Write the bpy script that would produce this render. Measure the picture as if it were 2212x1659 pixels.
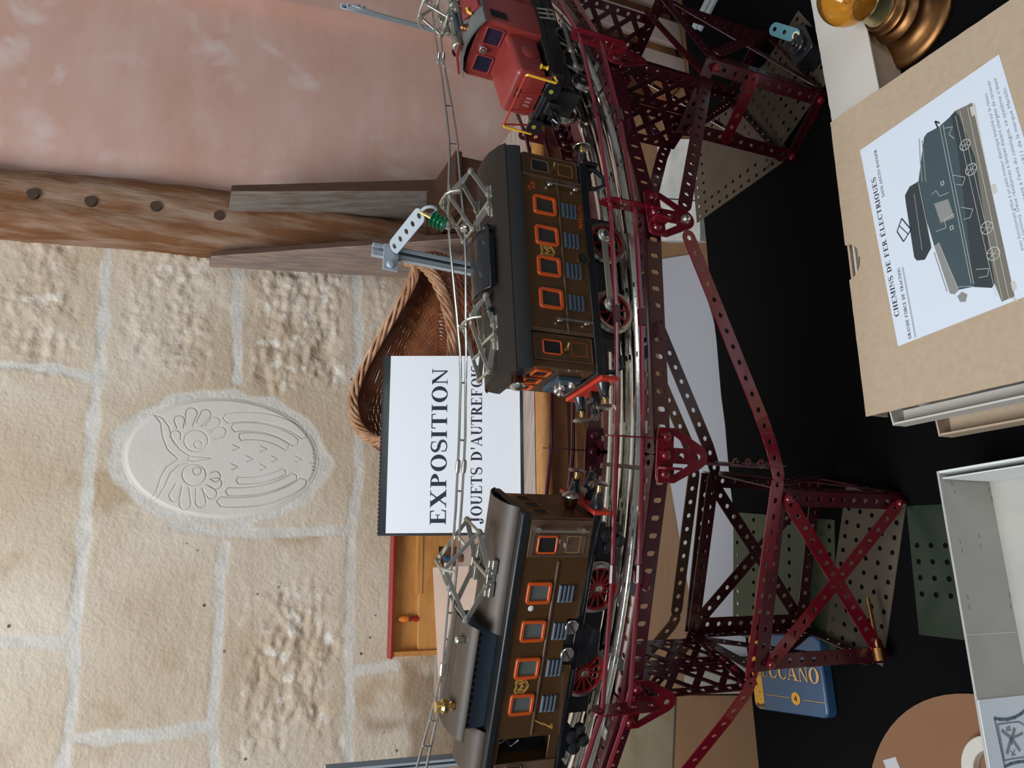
import bpy, bmesh, math, random
import numpy as np
from mathutils import Matrix, Vector, noise
random.seed(7); np.random.seed(7)
for o in list(bpy.data.objects): bpy.data.objects.remove(o)
SC = bpy.context.scene; COL = SC.collection
# ------------------------------------------------------------------ camera, world, lights, exposure
# All lengths below are millimetres measured from the camera; CAMH lifts them onto a floor at z = 0.
CAMH = 1308.0
PITCH, ROLL, FPX = math.radians(23), math.radians(5.5), 1660.0
def vec(*a): return np.array(a, float)
_fw = vec(0, math.cos(PITCH), -math.sin(PITCH)); _lu = vec(0, math.sin(PITCH), math.cos(PITCH)); _lx = vec(1, 0, 0)
_rt = math.cos(ROLL)*_lx + math.sin(ROLL)*_lu; _up = -math.sin(ROLL)*_lx + math.cos(ROLL)*_lu
cd = bpy.data.cameras.new('camera'); cam = bpy.data.objects.new('camera', cd); COL.objects.link(cam)
cd.sensor_fit = 'HORIZONTAL'; cd.sensor_width = 36.0; cd.lens = 36.0*FPX/2212.0; cd.clip_start = 0.02; cd.clip_end = 50
# the phone was held turned a quarter: picture-right is down in the room, picture-up is to the right
cx, cy, cz = -_up, _rt, -_fw
cam.matrix_world = Matrix(((cx[0], cy[0], cz[0], 0), (cx[1], cy[1], cz[1], 0), (cx[2], cy[2], cz[2], CAMH/1000), (0, 0, 0, 1)))
SC.camera = cam
W = bpy.data.worlds.new('room_light'); SC.world = W; W.use_nodes = True
bg = W.node_tree.nodes['Background']; bg.inputs[0].default_value = (0.86, 0.92, 1.0, 1); bg.inputs[1].default_value = 0.22
def area(name, loc, target, sx, sy, power, col):
    l = bpy.data.lights.new(name, 'AREA'); l.shape = 'RECTANGLE'; l.size = sx; l.size_y = sy; l.energy = power; l.color = col
    o = bpy.data.objects.new(name, l); COL.objects.link(o); o.location = loc
    d = Vector(target) - Vector(loc); o.rotation_euler = d.to_track_quat('-Z', 'Y').to_euler(); return o
area('window_daylight', (-0.75, 0.0, 2.9), (0.2, 1.15, 0.95), 1.0, 1.3, 56, (0.94, 0.97, 1.0))
area('far_window_daylight', (1.3, -1.7, 2.2), (0.1, 0.8, 1.0), 0.7, 1.2, 10, (0.9, 0.95, 1.0))
SC.view_settings.view_transform = 'Standard'; SC.view_settings.look = 'None'
SC.view_settings.exposure = 0.0; SC.view_settings.gamma = 1.0
try: SC.view_settings.use_curve_mapping = False
except Exception: pass

# ------------------------------------------------------------------ geometry helpers
def ray(px, py):
    """direction of the sight line through a spot of the photograph"""
    x = (1659-py-829.5)/FPX; y = -(px-1106)/FPX
    return _fw + x*_rt + y*_up
def atz(px, py, z): R = ray(px, py); return R*(z/R[2])
def aty(px, py, y): R = ray(px, py); return R*(y/R[1])
WA = math.radians(15); WE = vec(math.cos(WA), math.sin(WA), 0); WN = vec(-math.sin(WA), math.cos(WA), 0); UP = vec(0, 0, 1)
def wd(px, py, D): R = ray(px, py); return R*(D/np.dot(R, WN))
def wez(px, py, D): P = wd(px, py, D); return float(P@WE), float(P[2])
CEN = vec(-98, 1073, 0)
def pol(th, R, z): t = math.radians(th); return vec(CEN[0]+R*math.sin(t), CEN[1]-R*math.cos(t), z)
def atcyl(px, py, R):
    d = ray(px, py); a = d[0]**2+d[1]**2; b = -2*(d[0]*CEN[0]+d[1]*CEN[1]); c = CEN[0]**2+CEN[1]**2-R*R
    return d*((-b-math.sqrt(max(0, b*b-4*a*c)))/(2*a))
def nrm(v): v = np.asarray(v, float); return v/np.linalg.norm(v)
class Fr:
    def __init__(s, o, X, Y, Z=None):
        s.o = np.asarray(o, float); s.X = nrm(X); Yv = np.asarray(Y, float); Yv = Yv-s.X*np.dot(s.X, Yv); s.Y = nrm(Yv)
        s.Z = np.cross(s.X, s.Y) if Z is None else nrm(Z); s.wy = s.wz = None
    def __call__(s, a, b=0, c=0): return s.o+s.X*a+s.Y*(s.wy(b) if s.wy else b)+s.Z*(s.wz(c) if s.wz else c)
    def at(s, a, b, c):
        f = Fr(s(a, b, c), s.X, s.Y, s.Z)
        if b == 0: f.wy = s.wy
        return f
def rotv(v, axis, ang):
    return np.array(Matrix.Rotation(ang, 3, Vector(axis)) @ Vector(v))
def circ(r, n=16, cx=0, cy=0, a0=0): return [(cx+r*math.cos(a0+2*math.pi*i/n), cy+r*math.sin(a0+2*math.pi*i/n)) for i in range(n)]
def rrect(x0, y0, x1, y1, r, n=4):
    P = []
    for (cx, cy, a) in ((x1-r, y1-r, 0), (x0+r, y1-r, 90), (x0+r, y0+r, 180), (x1-r, y0+r, 270)):
        for i in range(n+1):
            t = math.radians(a+90*i/n); P.append((cx+r*math.cos(t), cy+r*math.sin(t)))
    return P
class MB:
    def __init__(s): s.v = []; s.f = []; s.m = []; s.mi = 0
    def add(s, vs, fs):
        b = len(s.v); s.v.extend([tuple(map(float, p)) for p in vs])
        for f in fs: s.f.append(tuple(b+i for i in f)); s.m.append(s.mi)
    def box(s, F, x0, x1, y0, y1, z0, z1):
        s.add([F(x, y, z) for x in (x0, x1) for y in (y0, y1) for z in (z0, z1)],
              [(0, 1, 3, 2), (4, 6, 7, 5), (0, 4, 5, 1), (2, 3, 7, 6), (0, 2, 6, 4), (1, 5, 7, 3)]); return s
    def prism(s, F, P, z0, z1):
        n = len(P); vs = [F(x, y, z0) for x, y in P]+[F(x, y, z1) for x, y in P]
        s.add(vs, [tuple(range(n-1, -1, -1)), tuple(range(n, 2*n))]+[(i, (i+1) % n, n+(i+1) % n, n+i) for i in range(n)]); return s
    def ring(s, F, P, Q, z0, z1):
        """plate between outer outline P and inner outline Q, same point count"""
        n = len(P); vs = [F(x, y, z) for z in (z0, z1) for L in (P, Q) for x, y in L]; fs = []
        for i in range(n):
            j = (i+1) % n
            fs += [(i, n+i, n+j, j), (2*n+i, 2*n+j, 3*n+j, 3*n+i), (i, j, 2*n+j, 2*n+i), (n+i, 3*n+i, 3*n+j, n+j)]
        s.add(vs, fs); return s
    def sheet(s, F, P, z=0.0):
        s.add([F(x, y, z) for x, y in P], [tuple(range(len(P)))]); return s
    def tube(s, path, r, n=8, closed=False, up=None):
        path = [np.asarray(p, float) for p in path]; k = len(path); rr = r if hasattr(r, '__len__') else [r]*k
        T = []
        for i in range(k):
            a = path[(i-1) % k] if (closed or i > 0) else path[i]; b = path[(i+1) % k] if (closed or i < k-1) else path[i]
            T.append(nrm(b-a))
        u = np.cross(T[0], vec(0, 0, 1) if abs(T[0][2]) < .9 else vec(1, 0, 0)); u = nrm(u); vs = []
        for i in range(k):
            u = nrm(u-T[i]*np.dot(u, T[i])); w = np.cross(T[i], u)
            for j in range(n):
                t = 2*math.pi*j/n; vs.append(path[i]+rr[i]*(math.cos(t)*u+math.sin(t)*w))
        fs = []
        for i in range(k if closed else k-1):
            for j in range(n):
                i2 = (i+1) % k; fs.append((i*n+j, i*n+(j+1) % n, i2*n+(j+1) % n, i2*n+j))
        if not closed: fs += [tuple(range(n-1, -1, -1)), tuple(range((k-1)*n, k*n))]
        s.add(vs, fs); return s
    def lathe(s, o, axis, prof, n=20, cap=True):
        axis = nrm(axis); u = nrm(np.cross(axis, vec(0, 0, 1) if abs(axis[2]) < .9 else vec(1, 0, 0))); w = np.cross(axis, u); vs = []
        for r, h in prof:
            for j in range(n):
                t = 2*math.pi*j/n; vs.append(np.asarray(o)+axis*h+max(r, .01)*(math.cos(t)*u+math.sin(t)*w))
        k = len(prof); fs = [(i*n+j, i*n+(j+1) % n, (i+1)*n+(j+1) % n, (i+1)*n+j) for i in range(k-1) for j in range(n)]
        if cap: fs += [tuple(range(n-1, -1, -1)), tuple(range((k-1)*n, k*n))]
        s.add(vs, fs); return s
    def sweep(s, path, prof, cap=True):
        """prof(i) -> list of 3-d points at station i"""
        k = len(path); rows = [prof(i) for i in range(k)]; n = len(rows[0]); vs = [p for r in rows for p in r]
        fs = [(i*n+j, i*n+(j+1) % n, (i+1)*n+(j+1) % n, (i+1)*n+j) for i in range(k-1) for j in range(n)]
        if cap: fs += [tuple(range(n-1, -1, -1)), tuple(range((k-1)*n, k*n))]
        s.add(vs, fs); return s
    def cellmap(s, fn, s0, s1, t0, t1, hole, th, rnd=None, n=16, slot=0.0, thick=1.0):
        """one perforated cell mapped by fn(s, t, h); rnd = -1/+1 rounds that end"""
        cs, ct = (s0+s1)/2, (t0+t1)/2; hs, ht = (s1-s0)/2, (t1-t0)/2; out, inn = [], []
        for i in range(n):
            a = 2*math.pi*i/n; c, d = math.cos(a), math.sin(a)
            if rnd and c*rnd > 1e-6: out.append((cs+c*hs, ct+d*ht))
            else:
                q = max(abs(c), abs(d)); out.append((cs+hs*c/q, ct+ht*d/q))
            inn.append((cs+hole*c, ct+hole*d+(slot if d > 1e-6 else -slot if d < -1e-6 else 0)))
        vs = [fn(a, b, h) for h in (0, thick) for L in (out, inn) for a, b in L]; fs = []
        for i in range(n):
            j = (i+1) % n
            fs += [(i, n+i, n+j, j), (2*n+i, 2*n+j, 3*n+j, 3*n+i), (n+i, 3*n+i, 3*n+j, n+j), (i, j, 2*n+j, 2*n+i)]
        s.add(vs, fs)
    def build(s, name, mats, parent=None, bev=0, smooth=35, base=None):
        me = bpy.data.meshes.new(name)
        b = base if base is not None else (BASE.get(parent.name) if parent else vec(0, 0, 0))
        V = (np.array(s.v)-b)/1000.0
        me.from_pydata([tuple(p) for p in V], [], s.f)
        mats = mats if isinstance(mats, (list, tuple)) else [mats]
        for m in mats: me.materials.append(m)
        if len(mats) > 1: me.polygons.foreach_set('material_index', s.m)
        bm = bmesh.new(); bm.from_mesh(me); bmesh.ops.recalc_face_normals(bm, faces=bm.faces); bm.to_mesh(me); bm.free()
        me.shade_smooth()
        try: me.set_sharp_from_angle(angle=math.radians(smooth))
        except Exception: pass
        o = bpy.data.objects.new(name, me); COL.objects.link(o)
        if parent: o.parent = parent; BASE[o.name] = b
        else: o.location = ((b[0])/1000, b[1]/1000, (b[2]+CAMH)/1000); BASE[o.name] = b
        if bev:
            m = o.modifiers.new('bevel', 'BEVEL'); m.width = bev/1000; m.segments = 2; m.limit_method = 'ANGLE'; m.angle_limit = math.radians(40)
        return o
BASE = {}
def tag(o, label, cat, group=None):
    o['label'] = label; o['category'] = cat
    if group: o['group'] = group
    return o
def thing(name, label, cat, base, group=None):
    o = bpy.data.objects.new(name, None); COL.objects.link(o); o.empty_display_size = .02
    b = np.asarray(base, float); BASE[o.name] = b; o.location = (b[0]/1000, b[1]/1000, (b[2]+CAMH)/1000)
    return tag(o, label, cat, group)
def struct(o): o['kind'] = 'structure'; return o
def lab(o, t): o['label'] = t; return o

# ------------------------------------------------------------------ materials
def mat(name, col, rough=.5, metal=0.0, col2=None, nscale=8.0, bump=0.0, bscale=60.0, coat=0.0, spec=None, stretch=(1, 1, 1), lo=.35, hi=.65, trans=0.0, ior=None, detail=6.0):
    m = bpy.data.materials.new(name); m.use_nodes = True; N = m.node_tree.nodes; L = m.node_tree.links; b = N['Principled BSDF']
    b.inputs['Base Color'].default_value = (*col, 1); b.inputs['Roughness'].default_value = rough; b.inputs['Metallic'].default_value = metal
    if coat: b.inputs['Coat Weight'].default_value = coat; b.inputs['Coat Roughness'].default_value = .08
    if spec is not None: b.inputs['Specular IOR Level'].default_value = spec
    if trans: b.inputs['Transmission Weight'].default_value = trans
    if ior: b.inputs['IOR'].default_value = ior
    if col2 is not None or bump:
        tc = N.new('ShaderNodeTexCoord'); mp = N.new('ShaderNodeMapping'); mp.inputs['Scale'].default_value = stretch
        L.new(tc.outputs['Object'], mp.inputs['Vector'])
    if col2 is not None:
        n = N.new('ShaderNodeTexNoise'); n.inputs['Scale'].default_value = nscale; n.inputs['Detail'].default_value = detail; n.inputs['Roughness'].default_value = .6
        r = N.new('ShaderNodeValToRGB'); r.color_ramp.elements[0].color = (*col, 1); r.color_ramp.elements[1].color = (*col2, 1)
        r.color_ramp.elements[0].position = lo; r.color_ramp.elements[1].position = hi
        L.new(mp.outputs[0], n.inputs['Vector']); L.new(n.outputs[0], r.inputs[0]); L.new(r.outputs[0], b.inputs['Base Color'])
    if bump:
        n2 = N.new('ShaderNodeTexNoise'); n2.inputs['Scale'].default_value = bscale; n2.inputs['Detail'].default_value = 5
        bp = N.new('ShaderNodeBump'); bp.inputs['Strength'].default_value = bump; bp.inputs['Distance'].default_value = .002
        L.new(mp.outputs[0], n2.inputs['Vector']); L.new(n2.outputs[0], bp.inputs['Height']); L.new(bp.outputs[0], b.inputs['Normal'])
    return m
M = {}
M['maroon'] = mat('maroon_enamel', (.048, .003, .008), .3, coat=.25, col2=(.036, .004, .008), nscale=30)
M['crimson'] = mat('crimson_enamel', (.115, .003, .010), .24, coat=.6)
M['brass_strip'] = mat('dull_bronze_paint', (.13, .075, .05), .4, metal=.4)
M['tin'] = mat('tinplate_rail', (.88, .87, .82), .15, metal=1, col2=(.8, .78, .72), nscale=45, bump=.05, bscale=300)
M['steel'] = mat('nickel_steel', (.66, .64, .6), .26, metal=1)
M['panto'] = mat('dull_nickel', (.56, .54, .48), .42, metal=1)
M['brass'] = mat('polished_brass', (.78, .55, .2), .22, metal=1)
M['oldbrass'] = mat('tarnished_brass', (.24, .12, .045), .42, metal=1, col2=(.13, .06, .025), nscale=22, bump=.1, bscale=40)
M['black'] = mat('black_enamel', (.008, .01, .012), .3, coat=.3)
M['blackmatte'] = mat('black_matte_paint', (.008, .008, .009), .6)
M['dark'] = mat('dark_interior', (.004, .004, .004), .9)
M['brown'] = mat('brown_enamel', (.072, .034, .011), .3, coat=.35, col2=(.056, .026, .009), nscale=25)
M['brownworn'] = mat('worn_brown_enamel', (.11, .065, .04), .38, coat=.2, col2=(.075, .042, .024), nscale=60)
M['orange'] = mat('orange_enamel', (.5, .075, .012), .28, coat=.4)
M['slate'] = mat('slate_blue_louvre', (.032, .052, .075), .5)
M['roofbrown'] = mat('roof_brown_lacquer', (.05, .032, .02), .5, col2=(.036, .024, .016), nscale=40, stretch=(1, 8, 1))
M['roofblack'] = mat('roof_black_lacquer', (.009, .010, .011), .42)
M['redloco'] = mat('red_loco_paint', (.22, .027, .023), .4, coat=.15)
M['grey'] = mat('grey_blue_enamel', (.33, .38, .42), .35, coat=.3)
M['greygreen'] = mat('dusty_grey_roof', (.17, .15, .13), .55, col2=(.11, .12, .12), nscale=25)
M['buffer_red'] = mat('vermilion_beam', (.42, .03, .015), .35)
M['wheelred'] = mat('wheel_red', (.24, .012, .012), .3, coat=.3)
M['yellow'] = mat('yellow_enamel', (.75, .42, .03), .35)
M['glassgrey'] = mat('celluloid_pane', (.10, .115, .105), .15, spec=.6)
M['goldline'] = mat('gilt_line', (.62, .36, .08), .4, metal=.3)
M['green_glass'] = mat('green_glass', (.02, .35, .17), .08, trans=.6, ior=1.5)
M['paper'] = mat('white_paper', (.86, .89, .94), .7)
M['ink'] = mat('black_ink', (.02, .022, .035), .7)
M['inkgrey'] = mat('grey_ink', (.22, .25, .3), .8)
M['kraft'] = mat('kraft_card', (.44, .335, .235), .85, col2=(.405, .305, .21), nscale=180, bump=.08, bscale=300)
M['kraftdark'] = mat('kraft_card_torn', (.33, .2, .09), .9, col2=(.62, .5, .3), nscale=40)
M['cardwhite'] = mat('white_card', (.52, .49, .44), .8)
M['greycard'] = mat('grey_card', (.41, .395, .36), .85, col2=(.37, .36, .33), nscale=30)
M['cloth'] = mat('black_cloth', (.0022, .0022, .0026), .95, bump=.3, bscale=900, spec=.08)
M['green'] = mat('green_enamel', (.02, .03, .011), .45)
M['beige'] = mat('beige_enamel', (.068, .05, .034), .5, col2=(.05, .038, .026), nscale=30)
M['wood'] = mat('brown_wood', (.19, .075, .03), .5, col2=(.12, .045, .018), nscale=9, stretch=(1, 8, 8), coat=.15)
M['greywood'] = mat('greyed_wood', (.42, .34, .29), .7, col2=(.3, .22, .17), nscale=14, stretch=(1, 8, 8))
M['orangewood'] = mat('honey_wood', (.5, .24, .07), .5, col2=(.36, .15, .04), nscale=14, stretch=(1, 6, 6))
M['pine'] = mat('varnished_pine', (.62, .3, .085), .4, col2=(.5, .21, .05), nscale=6, stretch=(1, 10, 10), coat=.3)
M['redpaint'] = mat('red_paint', (.3, .018, .012), .35)
M['wicker'] = mat('wicker', (.24, .078, .028), .4, col2=(.13, .04, .016), nscale=30, coat=.25)
M['wickerlight'] = mat('peeled_willow', (.56, .34, .2), .5, col2=(.36, .16, .075), nscale=30)
M['beam'] = mat('old_beam_wood', (.19, .075, .025), .8, col2=(.40, .28, .2), nscale=6, stretch=(7, 7, 1.1), bump=.8, bscale=30, lo=.44, hi=.74)
M['plank'] = mat('shaded_plank_face', (.085, .038, .024), .8, col2=(.06, .027, .017), nscale=12, stretch=(6, 6, 1), bump=.3, bscale=40)  # front face of the planks, shade put into the brown
M['plank_lit'] = mat('lit_weathered_edge', (.37, .34, .3), .85, col2=(.24, .17, .13), nscale=10, stretch=(6, 6, 1), bump=.3, bscale=40)  # weathered grey side, lightened in colour where light falls on it
M['blue'] = mat('blue_tin', (.022, .065, .14), .4, coat=.2)
M['tinyellow'] = mat('yellow_tin', (.62, .3, .02), .45, col2=(.62, .29, .02), nscale=60)
M['amber'] = mat('amber_glass', (.93, .6, .16), .02, trans=.96, ior=1.4)
M['floor'] = mat('stone_floor', (.2, .17, .14), .8, col2=(.14, .12, .1), nscale=5)
M['teal'] = mat('pale_teal_enamel', (.1, .24, .28), .35)
M['tan'] = mat('tan_board', (.17, .085, .036), .7, col2=(.14, .07, .03), nscale=6)
# ------------------------------------------------------------------ lettering
def glyph(ch):
    """bold roman capitals, cap height 1: list of polygons and the advance width"""
    T, t, s, e = .2, .065, .05, .085; P = []
    R = lambda x0, y0, x1, y1: P.append([(x0, y0), (x1, y0), (x1, y1), (x0, y1)])
    def stem(x, w=T, top=True, bot=True, h=1.0):
        R(x, 0, x+w, h)
        if bot: R(x-e, 0, x+w+e, s)
        if top: R(x-e, h-s, x+w+e, h)
    def bowl(cx, cy, ro, hy, ri, hi, a0, a1, n=20):
        for i in range(n):
            a, b = math.radians(a0+(a1-a0)*i/n), math.radians(a0+(a1-a0)*(i+1)/n)
            P.append([(cx+ri*math.cos(a), cy+hi*math.sin(a)), (cx+ro*math.cos(a), cy+hy*math.sin(a)), (cx+ro*math.cos(b), cy+hy*math.sin(b)), (cx+ri*math.cos(b), cy+hi*math.sin(b))])
    def Q(*p): P.append(list(p))
    if ch in 'ILHEFTDPRBK': stem(.1 if ch != 'T' else .29, top=True)
    if ch == 'I': w = .42
    elif ch in 'EFL':
        if ch != 'L': R(.1, 1-t, .68, 1); Q((.6, 1), (.68, 1), (.7, .73), (.66, .73)); R(.28, .49, .5, .49+t); R(.46, .38, .5, .66)
        if ch != 'F': R(.1, 0, .7, t); Q((.62, 0), (.7, 0), (.74, .29), (.7, .29))
        w = .78
    elif ch == 'T': R(.02, 1-t, .76, 1); Q((.02, 1), (.09, 1), (.05, .72), (.01, .72)); Q((.69, 1), (.76, 1), (.77, .72), (.73, .72)); w = .8
    elif ch == 'H': stem(.56); R(.25, .48, .6, .48+t); w = .88
    elif ch == 'N':
        stem(.1, t); stem(.68, t, bot=False); Q((.0, 1), (.22, 1), (.76, 0), (.68, 0)); R(.0, 1-s, .2, 1); w = .84
    elif ch == 'M':
        stem(.1, t, top=False); stem(.74, T); Q((.08, 1), (.28, 1), (.54, .06), (.47, 0)); Q((.47, 0), (.53, 0), (.82, 1), (.74, 1)); R(.0, 1-s, .25, 1); w = 1.05
    elif ch == 'O' or ch == 'Q':
        bowl(.44, .5, .42, .52, .21, .46, 0, 360, 28)
        if ch == 'Q': Q((.38, .06), (.5, .06), (.82, -.2), (.66, -.2))
        w = .88
    elif ch in 'CG':
        bowl(.44, .5, .42, .52, .21, .46, 48, 312, 24); Q((.7, .66), (.76, .66), (.74, 1.0), (.7, 1.0))
        if ch == 'G': stem(.58, T*.9, top=False, bot=False, h=.42); R(.5, .42-s, .86, .42)
        else: Q((.7, .3), (.76, .34), (.72, .1), (.66, .08))
        w = .82
    elif ch == 'S':
        n = 26; pts = []
        for i in range(n+1):
            u = i/n
            if u < .5: a = math.radians(40+230*u*2); pts.append((.34+.25*math.cos(a), .75+.25*math.sin(a)))
            else: a = math.radians(90-230*(u-.5)*2); pts.append((.34+.27*math.cos(a), .25+.25*math.sin(a)))
        for i in range(n):
            (x0, y0), (x1, y1) = pts[i], pts[i+1]; L = math.hypot(x1-x0, y1-y0)+1e-9; nx, ny = -(y1-y0)/L, (x1-x0)/L
            wf = lambda u: .035+.075*max(0, 1-abs(u-.5)*2.6)
            a, b = wf(i/n), wf((i+1)/n)
            Q((x0+nx*a, y0+ny*a), (x0-nx*a, y0-ny*a), (x1-nx*b, y1-ny*b), (x1+nx*b, y1+ny*b))
        Q((.53, .68), (.57, .68), (.57, 1.0), (.53, 1.0)); Q((.08, 0), (.12, 0), (.12, .34), (.06, .34)); w = .68
    elif ch == 'D': bowl(.28, .5, .56, .5, .33, .5-t, -90, 90); R(.1, 1-t, .3, 1); R(.1, 0, .3, t); w = .9
    elif ch in 'PRB':
        bowl(.28, .73, .42, .27, .2, .27-t*.8, -90, 90)
        if ch == 'R': Q((.3, .5), (.52, .5), (.86, 0), (.62, 0)); R(.62, 0, .92, s)
        if ch == 'B': bowl(.28, .26, .46, .26, .24, .26-t*.8, -90, 90)
        w = .74 if ch == 'P' else .84
    elif ch == 'U': 
        R(.12, .3, .12+T, 1); R(.02, 1-s, .42, 1); R(.68, .3, .68+t, 1); R(.59, 1-s, .84, 1); bowl(.435, .32, .315, .34, .315-T*.75, .27, 180, 360); w = .86
    elif ch == 'J': R(.24, .2, .24+T, 1); R(.14, 1-s, .54, 1); bowl(.2, .14, .24, .3, .06, .24, 180, 360, 14); P.append([(x+.0, y) for x, y in circ(.1, 12, .07, .1)]); w = .58
    elif ch == 'A': Q((.04, 0), (.11, 0), (.42, .9), (.4, 1)); Q((.36, 1), (.5, 1), (.86, 0), (.62, 0)); R(.2, .3, .62, .3+t); R(-.02, 0, .22, s); R(.54, 0, .94, s); w = .92
    elif ch == 'X': Q((.02, 1), (.28, 1), (.84, 0), (.58, 0)); Q((.08, 0), (.16, 0), (.76, 1), (.68, 1)); R(.0, 1-s, .36, 1); R(.56, 1-s, .84, 1); R(.0, 0, .26, s); R(.5, 0, .9, s); w = .9
    elif ch == 'K': Q((.26, .42), (.34, .5), (.8, 1), (.7, 1)); Q((.34, .55), (.5, .62), (.9, 0), (.66, 0)); R(.58, 0, .94, s); R(.6, 1-s, .88, 1); w = .9
    elif ch == "'": Q((.08, 1.02), (.24, 1.02), (.19, .62), (.13, .62)); w = .3
    elif ch == 'É':
        P, w = glyph('E'); P = P+[[(.34, 1.08), (.44, 1.08), (.62, 1.28), (.48, 1.28)]]
    else: w = .42
    return P, w+.06
def lettering(F, text, a0, b0, a1, h, z=.15, mb=None):
    """roman capitals from a0 to a1 on the plane of frame F, baseline b0, cap height h"""
    mb = mb or MB(); gs = [glyph(c) for c in text]; tot = sum(w for _, w in gs); k = (a1-a0)/tot; x = 0
    for P, w in gs:
        for i, q in enumerate(P): mb.sheet(F, [(a0+(x+p[0])*k, b0+p[1]*h) for p in q], z+.004*(i % 5))
        x += w
    return mb
def fonttext(mb, F, text, a0, b0, size, z=.15, shear=0.0, width=None, bold=0.0):
    """small print set in the built-in typeface"""
    cu = bpy.data.curves.new('print', 'FONT'); cu.body = text; cu.size = 1.0; cu.shear = shear; cu.offset = bold; cu.resolution_u = 2
    ob = bpy.data.objects.new('print', cu); COL.objects.link(ob); bpy.context.view_layer.update()
    me = ob.evaluated_get(bpy.context.evaluated_depsgraph_get()).to_mesh()
    vs = [(v.co.x, v.co.y) for v in me.vertices]; fs = [tuple(p.vertices) for p in me.polygons]
    k = size*1.37; kx = k if width is None or not vs else width/max(v[0] for v in vs)
    mb.add([F(a0+x*kx, b0+y*k, z) for x, y in vs], fs)
    bpy.data.objects.remove(ob); bpy.data.curves.remove(cu); return mb
def onpl(F, px, py):
    d = ray(px, py); P = d*(np.dot(F.o, F.Z)/np.dot(d, F.Z)); q = P-F.o; return float(q@F.X), float(q@F.Y)
# ------------------------------------------------------------------ the room shell
DW = 1620.0
FLOORZ = -CAMH
def wallpt(e, z, D=DW): return WE*e+UP*z+WN*D
def gridmesh(name, A, B, fn, m, attrs=None, base=None, parent=None):
    """height grid: fn(i, j) -> point arrays already computed as (na, nb, 3)"""
    P = fn; na, nb = P.shape[:2]; b = base if base is not None else vec(0, 0, 0)
    V = ((P-b)/1000.0).reshape(-1, 3); idx = np.arange(na*nb).reshape(na, nb)
    Fc = np.stack([idx[:-1, :-1], idx[1:, :-1], idx[1:, 1:], idx[:-1, 1:]], -1).reshape(-1, 4)
    me = bpy.data.meshes.new(name); me.from_pydata(V.tolist(), [], Fc.tolist()); me.materials.append(m); me.shade_smooth()
    for k, a in (attrs or {}).items():
        at = me.attributes.new(k, 'FLOAT', 'POINT'); at.data.foreach_set('value', np.ascontiguousarray(a.reshape(-1), dtype=np.float32))
    o = bpy.data.objects.new(name, me); COL.objects.link(o); BASE[o.name] = b
    if parent: o.parent = parent
    else: o.location = (b[0]/1000, b[1]/1000, (b[2]+CAMH)/1000)
    return o
def segdist(X, Y, pts):
    d = np.full(X.shape, 1e9)
    for (x0, y0), (x1, y1) in zip(pts[:-1], pts[1:]):
        dx, dy = x1-x0, y1-y0; L = dx*dx+dy*dy+1e-9
        t = np.clip(((X-x0)*dx+(Y-y0)*dy)/L, 0, 1); d = np.minimum(d, np.hypot(X-x0-t*dx, Y-y0-t*dy))
    return d
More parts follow.
